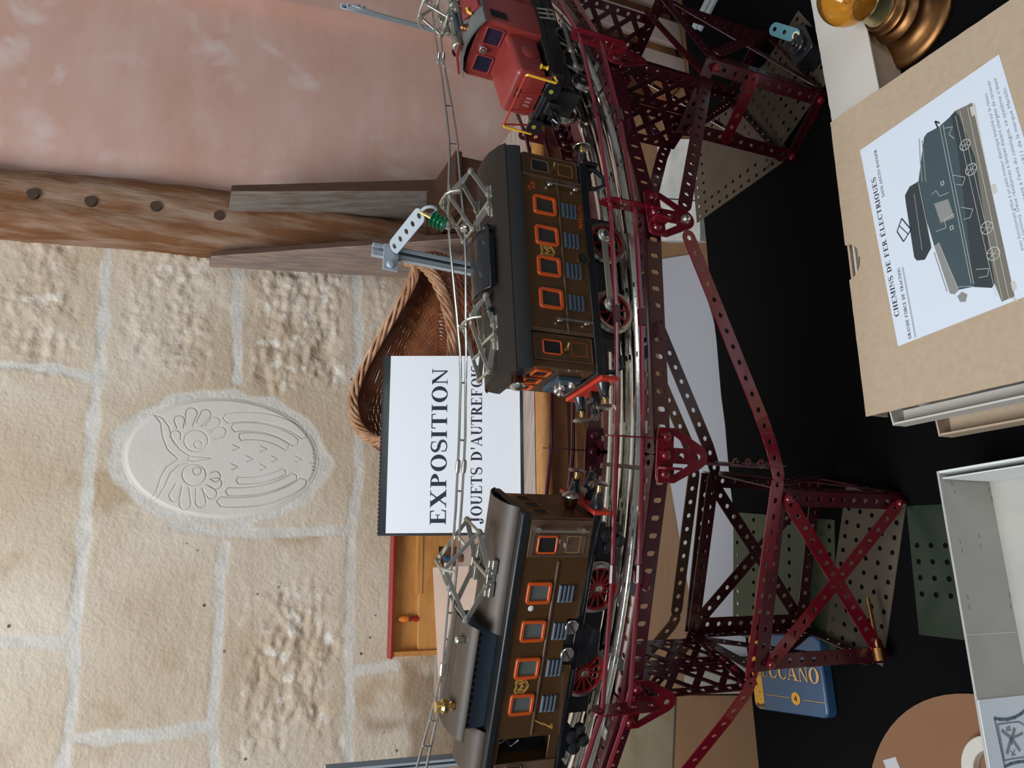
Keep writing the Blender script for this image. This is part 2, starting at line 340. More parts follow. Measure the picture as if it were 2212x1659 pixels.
def stone_material():
    m = bpy.data.materials.new('limestone_blocks'); m.use_nodes = True; N = m.node_tree.nodes; L = m.node_tree.links; b = N['Principled BSDF']; b.inputs['Roughness'].default_value = .92
    b.inputs['Specular IOR Level'].default_value = .15
    tc = N.new('ShaderNodeTexCoord')
    def noi(sc, det=6):
        n = N.new('ShaderNodeTexNoise'); n.inputs['Scale'].default_value = sc; n.inputs['Detail'].default_value = det; L.new(tc.outputs['Object'], n.inputs['Vector']); return n
    def ramp(src, p0, c0, p1, c1):
        r = N.new('ShaderNodeValToRGB'); r.color_ramp.elements[0].position = p0; r.color_ramp.elements[0].color = (*c0, 1); r.color_ramp.elements[1].position = p1; r.color_ramp.elements[1].color = (*c1, 1); L.new(src, r.inputs[0]); return r
    def mix(f, a, c):
        x = N.new('ShaderNodeMix'); x.data_type = 'RGBA'; L.new(f, x.inputs['Factor']); L.new(a, x.inputs['A'])
        if isinstance(c, tuple): x.inputs['B'].default_value = (*c, 1)
        else: L.new(c, x.inputs['B'])
        return x
    base = ramp(noi(3.5, 8).outputs[0], .36, (.575, .46, .335), .66, (.71, .63, .51))
    chalk = ramp(noi(38, 5).outputs[0], .56, (0, 0, 0), .66, (1, 1, 1)); ra = N.new('ShaderNodeAttribute'); ra.attribute_name = 'rough'
    ck = N.new('ShaderNodeMath'); ck.operation = 'MULTIPLY'; L.new(chalk.outputs[0], ck.inputs[0]); L.new(ra.outputs['Fac'], ck.inputs[1])
    x1 = mix(ck.outputs[0], base.outputs[0], (.79, .74, .65))
    och = ramp(noi(9, 4).outputs[0], .60, (0, 0, 0), .72, (.75, .75, .75)); x2 = mix(och.outputs[0], x1.outputs['Result'], (.49, .355, .225))
    vo = N.new('ShaderNodeTexVoronoi'); vo.inputs['Scale'].default_value = 26; vo.inputs['Randomness'].default_value = 1; L.new(tc.outputs['Object'], vo.inputs['Vector'])
    pit_shade = ramp(vo.outputs['Distance'], .06, (1, 1, 1), .10, (0, 0, 0)); gate = ramp(noi(7, 2).outputs[0], .52, (0, 0, 0), .58, (1, 1, 1))  # dark spots put the shade of small pits into the stone colour
    mul = N.new('ShaderNodeMath'); mul.operation = 'MULTIPLY'; L.new(pit_shade.outputs[0], mul.inputs[0]); L.new(gate.outputs[0], mul.inputs[1])
    sa = N.new('ShaderNodeAttribute'); sa.attribute_name = 'stain'; x2 = mix(sa.outputs['Fac'], x2.outputs['Result'], (.30, .195, .115))
    x3 = mix(mul.outputs[0], x2.outputs['Result'], (.16, .1, .055))
    at = N.new('ShaderNodeAttribute'); at.attribute_name = 'mortar'
    mc = ramp(noi(30, 5).outputs[0], .3, (.61, .575, .515), .7, (.73, .70, .645)); x4 = mix(at.outputs['Fac'], x3.outputs['Result'], mc.outputs[0])
    L.new(x4.outputs['Result'], b.inputs['Base Color'])
    b0 = N.new('ShaderNodeBump'); b0.inputs['Strength'].default_value = .6; b0.inputs['Distance'].default_value = .009; L.new(noi(34, 7).outputs[0], b0.inputs['Height']); rs = N.new('ShaderNodeMath'); rs.operation = 'MULTIPLY_ADD'; rs.inputs[1].default_value = .6; rs.inputs[2].default_value = .14; L.new(ra.outputs['Fac'], rs.inputs[0]); L.new(rs.outputs[0], b0.inputs['Strength'])
    bp = N.new('ShaderNodeBump'); bp.inputs['Strength'].default_value = .5; bp.inputs['Distance'].default_value = .004; L.new(noi(140, 6).outputs[0], bp.inputs['Height']); L.new(b0.outputs[0], bp.inputs['Normal']); L.new(bp.outputs[0], b.inputs['Normal'])
    return m
M['stone'] = stone_material()
def wz(pts): return [wez(x, y, DW) for x, y in pts]
MORTAR = [wz(p) for p in (
    [(120, 1800), (135, 1659), (159, 1516), (159, 1377), (175, 1199), (191, 1040), (203, 890), (220, 727), (228, 585), (240, 511), (250, 400)],
    [(463, 1760), (463, 1659), (457, 1536), (473, 1357), (477, 1238), (489, 1179)], [(513, 500), (513, 585), (513, 707), (512, 820)],
    [(751, 1780), (751, 1636), (755, 1437), (755, 1278), (759, 1139), (775, 1020), (773, 870), (773, 707), (769, 601), (765, 480)],
    [(0, 1385), (147, 1389)], [(159, 1596), (342, 1588), (449, 1568)], [(370, 1135), (500, 1152), (747, 1147)], [(0, 788), (122, 796), (211, 821)], [(770, 1449), (850, 1440)])]
OWLC = wez(486, 988, DW); OWLA = [(wez(276, 985, DW)[1]-wez(693, 985, DW)[1])/2, (wez(485, 862, DW)[0]-wez(485, 1118, DW)[0])/2]
def build_stone_wall():
    e0, z1 = wez(-60, 1760, DW)[0], wez(-60, 300, DW)[1]
    E = np.concatenate([np.linspace(-3200, e0, 16)[:-1], np.arange(e0, 760, 4.2), np.linspace(760, 860, 4)[1:]])
    Zs = np.concatenate([np.linspace(FLOORZ, -640, 10)[:-1], np.arange(-640, z1, 4.2), np.linspace(z1, 1300, 10)[1:]])
    X, Y = np.meshgrid(E, Zs, indexing='ij'); mort = np.zeros(X.shape)
    jit = np.array([[noise.noise((x*.02, y*.02, 3.1)) for y in Zs] for x in E])
    for k, pl in enumerate(MORTAR): mort = np.maximum(mort, np.clip((11.5+7*jit-segdist(X, Y, pl))/3.5, 0, 1))
    r = np.hypot((X-OWLC[0])/OWLA[1], (Y-OWLC[1])/OWLA[0]); mort = np.maximum(mort, np.clip((1.17+.1*jit-r)/.04, 0, 1))
    def region(px0, py0, px1, py1, soft, amp):
        ea, za = wez(px0, py1, DW); eb, zb = wez(px1, py0, DW); jj = jit*amp
        return np.clip(np.minimum(np.minimum(X-ea, eb-X), np.minimum(Y-zb, za-Y))/soft+jj, 0, 1)
    rough = np.maximum.reduce([region(-60, 470, 215, 830, 60, .8)*.75, region(235, 520, 500, 820, 50, .8)*.7, region(520, 560, 760, 840, 35, .8), region(500, 1250, 750, 1640, 60, 1.0), region(120, 1080, 230, 1260, 40, .6)*.5, region(770, 560, 870, 760, 40, .6)*.5])
    stain = np.clip(region(862, 1425, 1100, 1800, 26, 1.1)+region(778, 1540, 880, 1600, 30, .9), 0, 1)*.8
    # coarse chisel relief, stronger in the upper right blocks and the lower left block
    H = np.zeros(X.shape)
    for i, x in enumerate(E):
        for j, y in enumerate(Zs):
            c = 2.2*noise.noise((x*.009, y*.009, 0))
            g = .12+1.0*rough[i, j]
            f = noise.noise((x*.03+.02*y, y*.06, 1.7)); f2 = noise.noise((x*.07, y*.09, 5)); ck = noise.noise((x*.016, y*.016, 8.8))
            H[i, j] = c+g*(4.6*f+3.2*f2)-(7*max(0, ck-.33)/.3 *min(1, g))
    H = H*(1-mort)+mort*(-1.0+.7*jit)
    P = X[..., None]*WE+Y[..., None]*UP+(DW-H)[..., None]*WN
    return struct(gridmesh('wall_back', E, Zs, P, M['stone'], {'mortar': mort, 'rough': rough, 'stain': stain}))
build_stone_wall()
# pink plastered stretch beyond the beam
def pink_material():
    m = mat('pink_plaster', (.60, .35, .265), .85, col2=(.68, .46, .385), nscale=4.5, bump=.15, bscale=25, stretch=(1, 1, 2.2), lo=.3, hi=.7)
    N = m.node_tree.nodes; L = m.node_tree.links; b = N['Principled BSDF']; src = b.inputs['Base Color'].links[0].from_socket
    n = N.new('ShaderNodeTexNoise'); n.inputs['Scale'].default_value = 6; n.inputs['Detail'].default_value = 7; n.inputs['Distortion'].default_value = 1.2
    tc = N.new('ShaderNodeTexCoord'); L.new(tc.outputs['Object'], n.inputs['Vector'])
    r = N.new('ShaderNodeValToRGB'); r.color_ramp.elements[0].position = .53; r.color_ramp.elements[0].color = (0, 0, 0, 1); r.color_ramp.elements[1].position = .68; r.color_ramp.elements[1].color = (.8, .8, .8, 1)
    x = N.new('ShaderNodeMix'); x.data_type = 'RGBA'; L.new(n.outputs[0], r.inputs[0]); L.new(r.outputs[0], x.inputs['Factor']); L.new(src, x.inputs['A']); x.inputs['B'].default_value = (.73, .57, .52, 1)
    L.new(x.outputs['Result'], b.inputs['Base Color']); return m
M['pink'] = pink_material()
WF = Fr(vec(0, 0, 0), WE, WN, UP)       # wall frame: along the wall, into the wall, up
mb = MB(); mb.box(WF, 735, 4500, 1600, 1640, FLOORZ, 1300); struct(mb.build('wall_right', M['pink']))
e0 = wez(760, 32, 1560)[0]
mb = MB(); F2 = Fr(WF(e0, 1560, 0), WE+UP*0, WN, UP)
a, b = wez(600, 0, 1560), wez(955, 62, 1560); dv = nrm(WE*(a[0]-b[0])+UP*(a[1]-b[1]))
mb.prism(WF, [(b[0], 1560), (4500, 1560), (4500, 1604), (b[0], 1604)], FLOORZ, b[1])
mb.prism(Fr(vec(0, 0, 0), WE, UP, WN), [(b[0], b[1]), (4500, b[1]), (4500, 1300), (b[0]+(1300-b[1])*(a[0]-b[0])/(a[1]-b[1]), 1300)], 1560, 1604)
o = struct(mb.build('trim_2', M['pink']))
mb = MB(); mb.box(Fr(vec(0, 0, FLOORZ), vec(1, 0, 0), vec(0, 1, 0)), -4200, 5000, -2600, 3200, -40, 0); struct(mb.build('floor', M['floor']))
# old beam between the two stretches of wall
def quadprism(mb, pts, D0, D1):
    P = [wez(x, y, D0) for x, y in pts]; mb.prism(Fr(vec(0, 0, 0), WE, UP, WN), P, D0, D1); return P
mb = MB(); L = [wez(-200, 462, 1545), wez(0, 485, 1545), wez(250, 505, 1545), wez(560, 540, 1545), wez(900, 575, 1545)]; R_ = [wez(-200, 328, 1545), wez(0, 350, 1545), wez(250, 372, 1545), wez(500, 402, 1545), wez(980, 492, 1545)]
L.append((L[-1][0]+12, -519)); R_.append((R_[-1][0]+14, -519))
def interp(A, z):
    zs = [p[1] for p in A][::-1]; es = [p[0] for p in A][::-1]; return float(np.interp(z, zs, es))
Zs = np.linspace(L[0][1], -519, 70); rows = []
for z in Zs:
    l, r = interp(L, z), interp(R_, z); q = []
    for k in range(15):
        u = k/14; e = l+(r-l)*u; d = 1545+14*(abs(2*u-1)**4)*1.6+3.5*noise.noise((e*.03, z*.006, 2))+2*noise.noise((e*.09, z*.02, 6))
        q.append(WF(e+4*noise.noise((z*.02, u*3, 4)), d, z))
    q += [WF(r, 1640, z), WF(l, 1640, z)]; rows.append(q)
mb.sweep(rows, lambda i: rows[i]); o = struct(mb.build('trim_1', M['beam'], smooth=60))
o.data.materials.append(M['dark'])
# dowel holes in the beam
for px, py in ((70, 418), (195, 434), (336, 445), (473, 465)):
    c = wd(px, py, 1541); mbh = MB(); mbh.lathe(c, WN, [(10, -.6), (10, 7)], 14); h = mbh.build('peg', mat('dark_peg', (.07, .04, .025), .9), o, base=BASE[o.name])
# ------------------------------------------------------------------ owl plaque set into the wall
def owl():
    F0 = (OWLC[0], OWLC[1]); az, ae = OWLA
    S = 600/2212.0; cv = lambda p: wez(200+p[0]*S, 800+p[1]*S, DW)
    def elp(cx, cy, rx, ry, n=20, a0=0, a1=360): return [(cx+rx*math.cos(math.radians(a0+(a1-a0)*i/n)), cy+ry*math.sin(math.radians(a0+(a1-a0)*i/n))) for i in range(n+1)]
    def petal(x0, y0, x1, y1, w):
        d = math.hypot(x1-x0, y1-y0); ux, uy = (x1-x0)/d, (y1-y0)/d; nx, ny = -uy, ux; pts = [(x0+nx*w*.6, y0+ny*w*.6), (x1+nx*w-ux*w, y1+ny*w-uy*w)]
        for k in range(1, 8):
            a = math.pi*k/8; pts.append((x1-ux*w+ux*w*math.sin(a)+nx*w*math.cos(a), y1-uy*w+uy*w*math.sin(a)+ny*w*math.cos(a)))
        return pts+[(x1-nx*w-ux*w, y1-ny*w-uy*w), (x0-nx*w*.6, y0-ny*w*.6)]
    def feather(p0, pm, p1, w):
        c = []
        for i in range(15):
            u = i/14; c.append(((1-u)**2*p0[0]+2*u*(1-u)*pm[0]+u*u*p1[0], (1-u)**2*p0[1]+2*u*(1-u)*pm[1]+u*u*p1[1]))
        up, dn = [], []
        for i in range(15):
            a, b = c[max(0, i-1)], c[min(14, i+1)]; d = math.hypot(b[0]-a[0], b[1]-a[1]); n = (-(b[1]-a[1])/d, (b[0]-a[0])/d)
            up.append((c[i][0]+n[0]*w, c[i][1]+n[1]*w)); dn.append((c[i][0]-n[0]*w, c[i][1]-n[1]*w))
        t1 = (c[-1][0]+(c[-1][0]-c[-2][0])/12*8*w/40, c[-1][1]+(c[-1][1]-c[-2][1])/12*8*w/40); t0 = (c[0][0]-(c[1][0]-c[0][0])/12*8*w/40, c[0][1]-(c[1][1]-c[0][1])/12*8*w/40)
        return up+[t1]+dn[::-1]+[t0]+up[:1]
    st = [elp(825, 560, 95, 85), elp(843, 588, 32, 30), elp(810, 832, 95, 85), elp(835, 800, 33, 32),
          [(490, 352), (560, 380), (610, 450), (640, 560), (700, 630), (770, 676)], [(500, 360), (545, 420), (560, 530), (600, 630), (685, 705)],
          [(440, 1055), (510, 970), (545, 850), (590, 770), (685, 705)], [(440, 1055), (520, 1020), (575, 930), (620, 820), (690, 755), (755, 735), (775, 690)],
          [(775, 680), (955, 698), (800, 722), (775, 715)], feather((1075, 380), (1450, 330), (1690, 515), 38), feather((1130, 455), (1420, 420), (1620, 575), 34), feather((1180, 530), (1390, 500), (1550, 610), 28),
          feather((1025, 1045), (1420, 1080), (1680, 890), 38), feather((1085, 965), (1400, 980), (1610, 845), 32), feather((1160, 875), (1360, 890), (1530, 805), 26)]
    for x, y in ((1150, 615), (1370, 625), (1260, 705), (1460, 705), (1650, 706), (1140, 768), (1370, 770)): st.append([(x-30, y-24), (x+25, y), (x-30, y+24)])
    for a, (x0, y0, x1, y1) in enumerate([(770, 440, 800, 300), (850, 430, 930, 320), (920, 460, 1010, 385), (960, 520, 1060, 470), (700, 460, 690, 360), (680, 560, 650, 480), (740, 930, 740, 1110), (850, 940, 870, 1090), (890, 925, 980, 1010), (940, 890, 1030, 910), (690, 910, 640, 1040), (940, 840, 1020, 850)]): st.append(petal(x0, y0, x1, y1, 42 if a % 3 else 46))
    for x, y, q in ((1770, 630, 8), (1775, 662, 20), (1778, 692, 20), (1755, 735, 25), (1765, 765, 16), (1765, 793, 14)): st.append([(x-q, y), (x+q, y)])
    st.append([(1795, 662), (1795, 692)])
    st = [[cv(p) for p in s] for s in st]
    E = np.arange(F0[0]-ae*1.04, F0[0]+ae*1.04, .95); Z = np.arange(F0[1]-az*1.04, F0[1]+az*1.04, .95); X, Y = np.meshgrid(E, Z, indexing='ij')
    d = np.full(X.shape, 1e9)
    for s in st: d = np.minimum(d, segdist(X, Y, s))
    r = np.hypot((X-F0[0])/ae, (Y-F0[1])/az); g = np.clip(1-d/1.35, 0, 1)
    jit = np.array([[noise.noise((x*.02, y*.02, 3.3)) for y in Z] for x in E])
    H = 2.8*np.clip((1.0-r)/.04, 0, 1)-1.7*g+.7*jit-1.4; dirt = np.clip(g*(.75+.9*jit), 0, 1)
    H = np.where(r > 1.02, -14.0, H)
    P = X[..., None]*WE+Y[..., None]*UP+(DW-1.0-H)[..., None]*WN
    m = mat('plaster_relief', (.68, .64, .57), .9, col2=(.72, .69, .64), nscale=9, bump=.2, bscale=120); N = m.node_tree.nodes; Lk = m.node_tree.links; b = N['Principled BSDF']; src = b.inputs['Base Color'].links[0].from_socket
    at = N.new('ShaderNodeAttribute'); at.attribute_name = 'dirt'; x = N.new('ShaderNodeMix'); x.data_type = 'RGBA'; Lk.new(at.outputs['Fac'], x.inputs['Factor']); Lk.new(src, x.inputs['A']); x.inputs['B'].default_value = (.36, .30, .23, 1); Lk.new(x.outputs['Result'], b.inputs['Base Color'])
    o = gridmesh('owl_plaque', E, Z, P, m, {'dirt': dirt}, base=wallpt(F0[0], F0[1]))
    tag(o, 'oval white plaster plaque with an engraved owl set in the stone wall', 'wall plaque')
owl()
# ------------------------------------------------------------------ sideboard and the things standing on it
SBZ = -519.0
t = thing('sideboard', 'old brown wooden sideboard with a greyed top carrying the exhibition sign', 'sideboard', WF(300, 1340, FLOORZ))
mb = MB(); mb.box(WF, -240, 805, 1088, 1590, SBZ-16, SBZ); mb.build('top', M['greywood'], t, bev=1.5)
mb = MB(); prof = [(1088-11*math.sin(math.pi*k/10)*1.3, SBZ-13+13*math.cos(math.pi*k/10)) for k in range(11)]+[(1092, SBZ-26), (1092, SBZ)]
mb.sweep([0, 1], lambda i: [WF((-240, 805)[i], d, z) for d, z in prof]); mb.build('front_moulding', M['orangewood'], t)
mb = MB(); mb.box(WF, -225, 790, 1098, 1580, FLOORZ, SBZ-16)
mb.box(WF, -225, 790, 1092, 1099, SBZ-60, SBZ-26); mb.build('carcass', M['wood'], t, bev=1)
for k in range(4):
    e = -205+k*248; mb = MB(); mb.box(WF, e, e+232, 1090, 1099, FLOORZ+90, SBZ-72); d = mb.build('door', M['wood'], t, bev=2)
    mb = MB(); mb.lathe(WF(e+(212 if k % 2 == 0 else 20), 1090, -900), -WN, [(4, 0), (4, 8), (9, 12), (10, 18), (6, 23)], 14); mb.build('knob', M['oldbrass'], d)
# --- exhibition sign: comb-bound book leaning back
Ptl, Ptr, Pbr = wd(817, 1157, 1225), wd(828, 768, 1225), wd(1127, 768, 1136)
Pbr[2] = SBZ+.5
Pbl = Pbr+(Ptl-Ptr); Wd = float(np.linalg.norm(Ptr-Ptl)); X = nrm(Ptr-Ptl); X[2] = 0; X = nrm(X); Yv = Ptr-Pbr; Yv = Yv-X*np.dot(Yv, X); Ht = float(np.linalg.norm(Yv))
F = Fr(Pbr-X*Wd, X, Yv)
t = thing('exhibition_sign', 'black comb-bound book with a white sheet reading EXPOSITION, leaning on the sideboard', 'sign', F(Wd/2, 0))
mb = MB(); mb.box(F, 0, Wd, 0, Ht, -5, 0); mb.build('cover', M['black'], t, bev=.6)
mb = MB(); mb.box(F, 4, Wd-.5, 5, Ht-13, .05, .8); sh = mb.build('sheet', M['paper'], t)
mb = MB()
for k in range(46): mb.box(F, 3+k*(Wd-6)/46, 3+k*(Wd-6)/46+3.0, Ht-2.6, Ht+.6, -3, .9)
mb.build('comb_binding', M['blackmatte'], t)
g = F.at(0, 0, .8); gp = lambda px, py: onpl(g, px, py)
a0, b0 = gp(963, 1134); a1, _ = gp(963, 794); h = .87*(gp(924, 960)[1]-gp(963, 960)[1])
lettering(g, 'EXPOSITION', a0, b0, a1, h).build('lettering', M['ink'], sh)
a0, b0 = gp(1041, 1131); a1, _ = gp(1041, 787); h = gp(1017, 960)[1]-gp(1041, 960)[1]
lettering(g, "JOUETS D'AUTREFOIS", a0, b0, a1, h).build('lettering', M['ink'], sh)
# --- oval wicker basket leaning back
AX = nrm(UP*math.cos(math.radians(17))-WN*math.sin(math.radians(17)))
MC = wd(878, 756, 1385); RX, RY, DEP = 180.0, 164.0, 92.0
BX = nrm(WE-AX*np.dot(WE, AX)); BY = nrm(np.cross(AX, BX))
def bsk(u, v, off=0.0):
    """u round the basket, v = 0 rim .. 1 floor edge"""
    k = 1+.16*math.sin(math.pi*min(1, v)*.85); c_ = math.cos(u); egg = 1-.33*c_-(.8*max(0, (c_+.4)/1.01)**1.45 if math.sin(u) > 0 else 0)*(1-.55*v); lift = AX*(20*math.sin(u/2)**2*(1-v))
    return MC+(BX*math.cos(u)*(RX*k+off)+BY*math.sin(u)*(RY*egg*k+off))-AX*(DEP*v)+lift
DEP = 60.0
while min(bsk(2*math.pi*i/60, 1.0)[2] for i in range(60)) > SBZ+4.0: DEP += .5
t = thing('wicker_basket', 'brown wicker basket with a pale braided rim, behind the exhibition sign', 'basket', MC-AX*DEP)
mb = MB(); NS = 58; NR = 21
for r in range(NR):
    v = .03+.95*r/(NR-1); pts = []
    for i in range(NS*2):
        u = math.pi*i/NS; s = 1 if ((i//2)+r) % 2 else -1
        pts.append(bsk(u, v, 1.9*s*(1 if i % 2 == 0 else .2))+AX*(.5*noise.noise((u*3, r, 0))))
    mb.tube(pts, 2.3, 6, closed=True)
mb.build('weave', M['wicker'], t)
mb = MB()
for i in range(NS):
    u = 2*math.pi*i/NS; mb.tube([bsk(u, v) for v in (-.03, .25, .5, .75, 1)]+[MC-AX*(DEP+1)+(bsk(u, 1)-MC+AX*DEP)*.1], 1.5, 5)
mb.build('stakes', M['wicker'], t)
mb = MB()
for r in range(26):
    k = 1-r/26; mb.tube([MC-AX*(DEP+1.5*(1 if (i+r) % 2 else -1))+(bsk(2*math.pi*i/60, 1)-MC+AX*DEP)*k for i in range(60)], 2.3, 5, closed=True)
mb.build('base', M['wicker'], t)
mb = MB()
for k in range(7):
    pts = []
    for i in range(140):
        u = 2*math.pi*i/140; ph = u*7+2*math.pi*k/7+.5*math.sin(u*5+k); pts.append(bsk(u, 0, (8.5+1.2*math.sin(u*11+k*2))*math.cos(ph))+AX*(3+7*math.sin(ph)))
    mb.tube(pts, 3.3, 6, closed=True)
mb.build('rim', M['wickerlight'], t)
# added block, its dark brown standing in for shade beside the basket
t2 = thing('shade_block', 'added dark brown block standing in for shade right of the wicker basket', 'shade_block', WF(727, 1347, SBZ))
CT = -437.0
mb = MB(); mb.box(WF, 672, 782, 1262, 1438, SBZ, CT-14); mb.build('body', mat('shade_block_brown', (.06, .026, .012), .5, col2=(.04, .017, .008), nscale=8, stretch=(1, 8, 8)), t2, bev=1.5)
mb = MB(); mb.box(WF, 666, 788, 1254, 1440, CT-14, CT); mb.build('lid', bpy.data.materials['shade_block_brown'], t2, bev=2)
# --- open toy house of varnished wood with a red roof
D0 = 1440.0
x0, zt = wez(842, 1420, D0); x1 = wez(842, 1085, D0)[0]; zr = wez(851, 1300, D0)[1]; zl = wez(906, 1350, D0)[1]; zs = wez(904, 1200, D0)[1]; zs2 = wez(917, 1200, D0)[1]
t = thing('toy_house', 'open varnished wood toy house with a red roof edge left of the sign', 'toy house', WF((x0+x1)/2, D0+70, SBZ))
mb = MB(); mb.box(WF, x0-3, x1+3, D0-3, D0+23, zr, zt); mb.build('roof', M['redpaint'], t, bev=.8)
mb = MB(); mb.box(WF, x0+9, x1-9, D0+16, D0+22, SBZ, zr); mb.build('back_panel', M['pine'], t)
for a, b in ((x0, x0+9), (x1-9, x1)):
    mb = MB(); mb.box(WF, a, b, D0, D0+22, SBZ, zr); mb.build('side_panel', M['pine'], t, bev=.8)
mb = MB(); nx = wez(960, 1240, D0)[0]; nx1 = wez(960, 1180, D0)[0]; nz = wez(950, 1200, D0)[1]
P = [(x0+9, SBZ), (nx, SBZ), (nx, nz), (nx1, nz), (nx1, SBZ), (x1-9, SBZ), (x1-9, zl), (x0+9, zl)]
mb.prism(Fr(vec(0, 0, 0), WE, UP, WN), P, D0+6, D0+14); mb.box(WF, x0+9, x1-9, D0+14, D0+16, zl-6, zl); mb.build('ledge', M['pine'], t, bev=.6)
mb = MB(); sx = wez(905, 1283, D0+8)[0]; mb.box(WF, sx, x1-9, D0+4, D0+14, zl, zs2+2); mb.box(WF, sx, x1-9, D0+6, D0+16, zs-4, zs); mb.build('shelf', M['pine'], t)
mb = MB(); mb.box(WF, nx-20, nx1+20, D0+14.5, D0+15.5, SBZ, nz+8); mb.build('niche_back', M['wood'], t)
# peg figure standing on the ledge
c = wd(914, 1336, D0+10); c[2] = zl
t = thing('peg_figure', 'small orange and red peg figure standing in the toy house', 'toy figure', c)
mb = MB(); mb.lathe(c, UP, [(5.6, 0), (5.8, 3), (4, 8), (3.5, 16), (5, 20)], 18); mb.build('body', M['redpaint'], t)
mb = MB(); mb.lathe(c, UP, [(5, 19), (6.4, 22), (6.6, 28), (5, 36), (2, 39)], 18); mb.build('head', mat('orange_peg', (.75, .2, .02), .3, coat=.4), t)
# blue peg figure half hidden behind the carton
c = wd(966, 1206, D0-18); hz = c[2]; c[2] = SBZ; kz_ = hz-SBZ
t = thing('peg_figure', 'small blue and brown peg figure before the dark opening of the toy house', 'toy figure', c)
mb = MB(); mb.lathe(c, UP, [(7, .1), (7.5, 3), (5, kz_*.5), (4, kz_-8)], 18); mb.build('body', M['wood'], t)
mb = MB(); mb.lathe(c, UP, [(3.5, kz_-8), (6.5, kz_-5), (7, kz_), (5, kz_+6), (1, kz_+8)], 18); mb.build('head', M['blue'], t)
# --- pale cardboard carton
D1 = 1175.0
pa, pb = wez(951, 1525, D1), wez(946, 1236, D1)
ang = math.radians(4); Xc = nrm(WE*math.cos(ang)+WN*math.sin(ang)); Yc = np.cross(UP, Xc)
Hh = pa[1]-SBZ; TL_ = math.radians(32); CF = Fr(vec(*(WE*pa[0]+WN*(D1-math.tan(TL_)*Hh))[:2], SBZ+.4), Xc, Yc*math.cos(TL_)-UP*math.sin(TL_)); Lc = pb[0]-pa[0]+14; Hc = pb[1]-SBZ
t = thing('carton', 'pale pinkish flat cardboard carton propped up in front of the toy house', 'carton', CF(Lc/2, 6, 0))
m_ = mat('pale_card', (.60, .44, .34), .85, col2=(.55, .39, .30), nscale=14)
mb = MB(); kz = 1/math.cos(TL_); hl, hr = (pa[1]-SBZ)*kz, (Hc+2)*kz; Pc = [(0, 0), (Lc, 0), (Lc, hr), (0, hl)]
mb.prism(Fr(CF.o, CF.X, CF.Z, CF.Y), Pc, 0, 12); mb.build('box', m_, t, bev=1)
mb = MB(); mb.prism(Fr(CF.o, CF.X, CF.Z, CF.Y), [(-1, hl-2), (-30, hl-52), (-26, hl-56), (1, hl-46)], 1, 11); mb.build('flap', m_, t)
# --- boards leaning on the wall by the beam
def board(name, label, fr, Dt, Db, back, mats):
    """fr: photo spots of the front face, coloured dark for shade (top-left, top-right, low-left, low-right); it leans out from depth Dt to Db, its left side, coloured as lit, reaches back"""
    A = [wez(x, y, D) for (x, y), D in zip(fr, (Dt, Dt, Db, Db))]; (tl, tr, bl, br) = A; zb = SBZ
    k = (zb-tl[1])/(bl[1]-tl[1]); bl = (tl[0]+(bl[0]-tl[0])*k, zb); k2 = (zb-tr[1])/(br[1]-tr[1]); br = (tr[0]+(br[0]-tr[0])*k2, zb); Dz = Dt+(Db-Dt)*k
    o = thing(name, label, 'board', WF((bl[0]+br[0])/2, Dz, zb), 'weathered planks leaning by the beam'); n = 26; rows = []
    for i in range(n+1):
        u = i/n; l = (tl[0]+(bl[0]-tl[0])*u, tl[1]+(bl[1]-tl[1])*u); r = (tr[0]+(br[0]-tr[0])*u, tr[1]+(br[1]-tr[1])*u); w = 1.2*noise.noise((u*8, Dt, 0)); D = Dt+(Dz-Dt)*u
        rows.append([WF(l[0]+w, D, l[1]), WF(r[0]+w, D, r[1]), WF(r[0]+w, back, r[1]), WF(l[0]+w, back, l[1])])
    mb = MB(); mb.sweep(rows, lambda i: rows[i]); mb.build('board_face', mats[0], o, bev=1)
    mb = MB(); q2 = [[r[0]-WE*1.0+WN*1, r[3]-WE*1.0-WN*1, r[3]+WE*.2-WN*1, r[0]+WE*.2+WN*1] for r in rows]; mb.sweep(q2, lambda i: q2[i]); mb.build('edge', mats[1], o)
board('plank', 'weathered upright plank with a grey edge coloured as lit, against the pink wall', [(500, 413), (500, 400), (960, 412), (960, 387)], 1455, 1440, 1590, (M['plank'], M['plank_lit']))
board('plank', 'weathered upright plank with a pinkish edge coloured as lit, against the stone wall, left of the beam', [(456, 553), (456, 543), (866, 524), (866, 512)], 1535, 1400, 1594, (M['plank'], mat('lit_pinkish_edge', (.44, .31, .25), .85, col2=(.24, .2, .18), nscale=14, stretch=(6, 6, 1))))  # pinkish side lightened in colour as the lit face
# ------------------------------------------------------------------ low bench behind the table and what lies on it
TZ = -557.0; BZ = -602.0
tb0, tb1 = atz(1618, 1500, TZ), atz(1482, 130, TZ); TE = nrm(tb1-tb0); TN = vec(-TE[1], TE[0], 0)
TF = Fr(vec(tb0[0], tb0[1], TZ), TE, TN, UP)      # table frame: along the far edge, away, up
q = TF(0, 0, 0)
t = thing('bench', 'low brown wooden bench between the black table and the sideboard', 'bench', WF(300, 950, FLOORZ))
mb = MB(); P = [TF(-700, 14, 0), TF(1500, 14, 0), WF(1700, 1070, 0), WF(-640, 1070, 0)]
G = Fr(vec(0, 0, BZ), vec(1, 0, 0), vec(0, 1, 0)); P2 = [(p[0], p[1]) for p in P]
mb.prism(G, P2, -24, 0); mb.build('seat', mat('oiled_bench_wood', (.15, .08, .04), .5, col2=(.115, .06, .028), nscale=6, stretch=(1.5, 10, 10)), t)
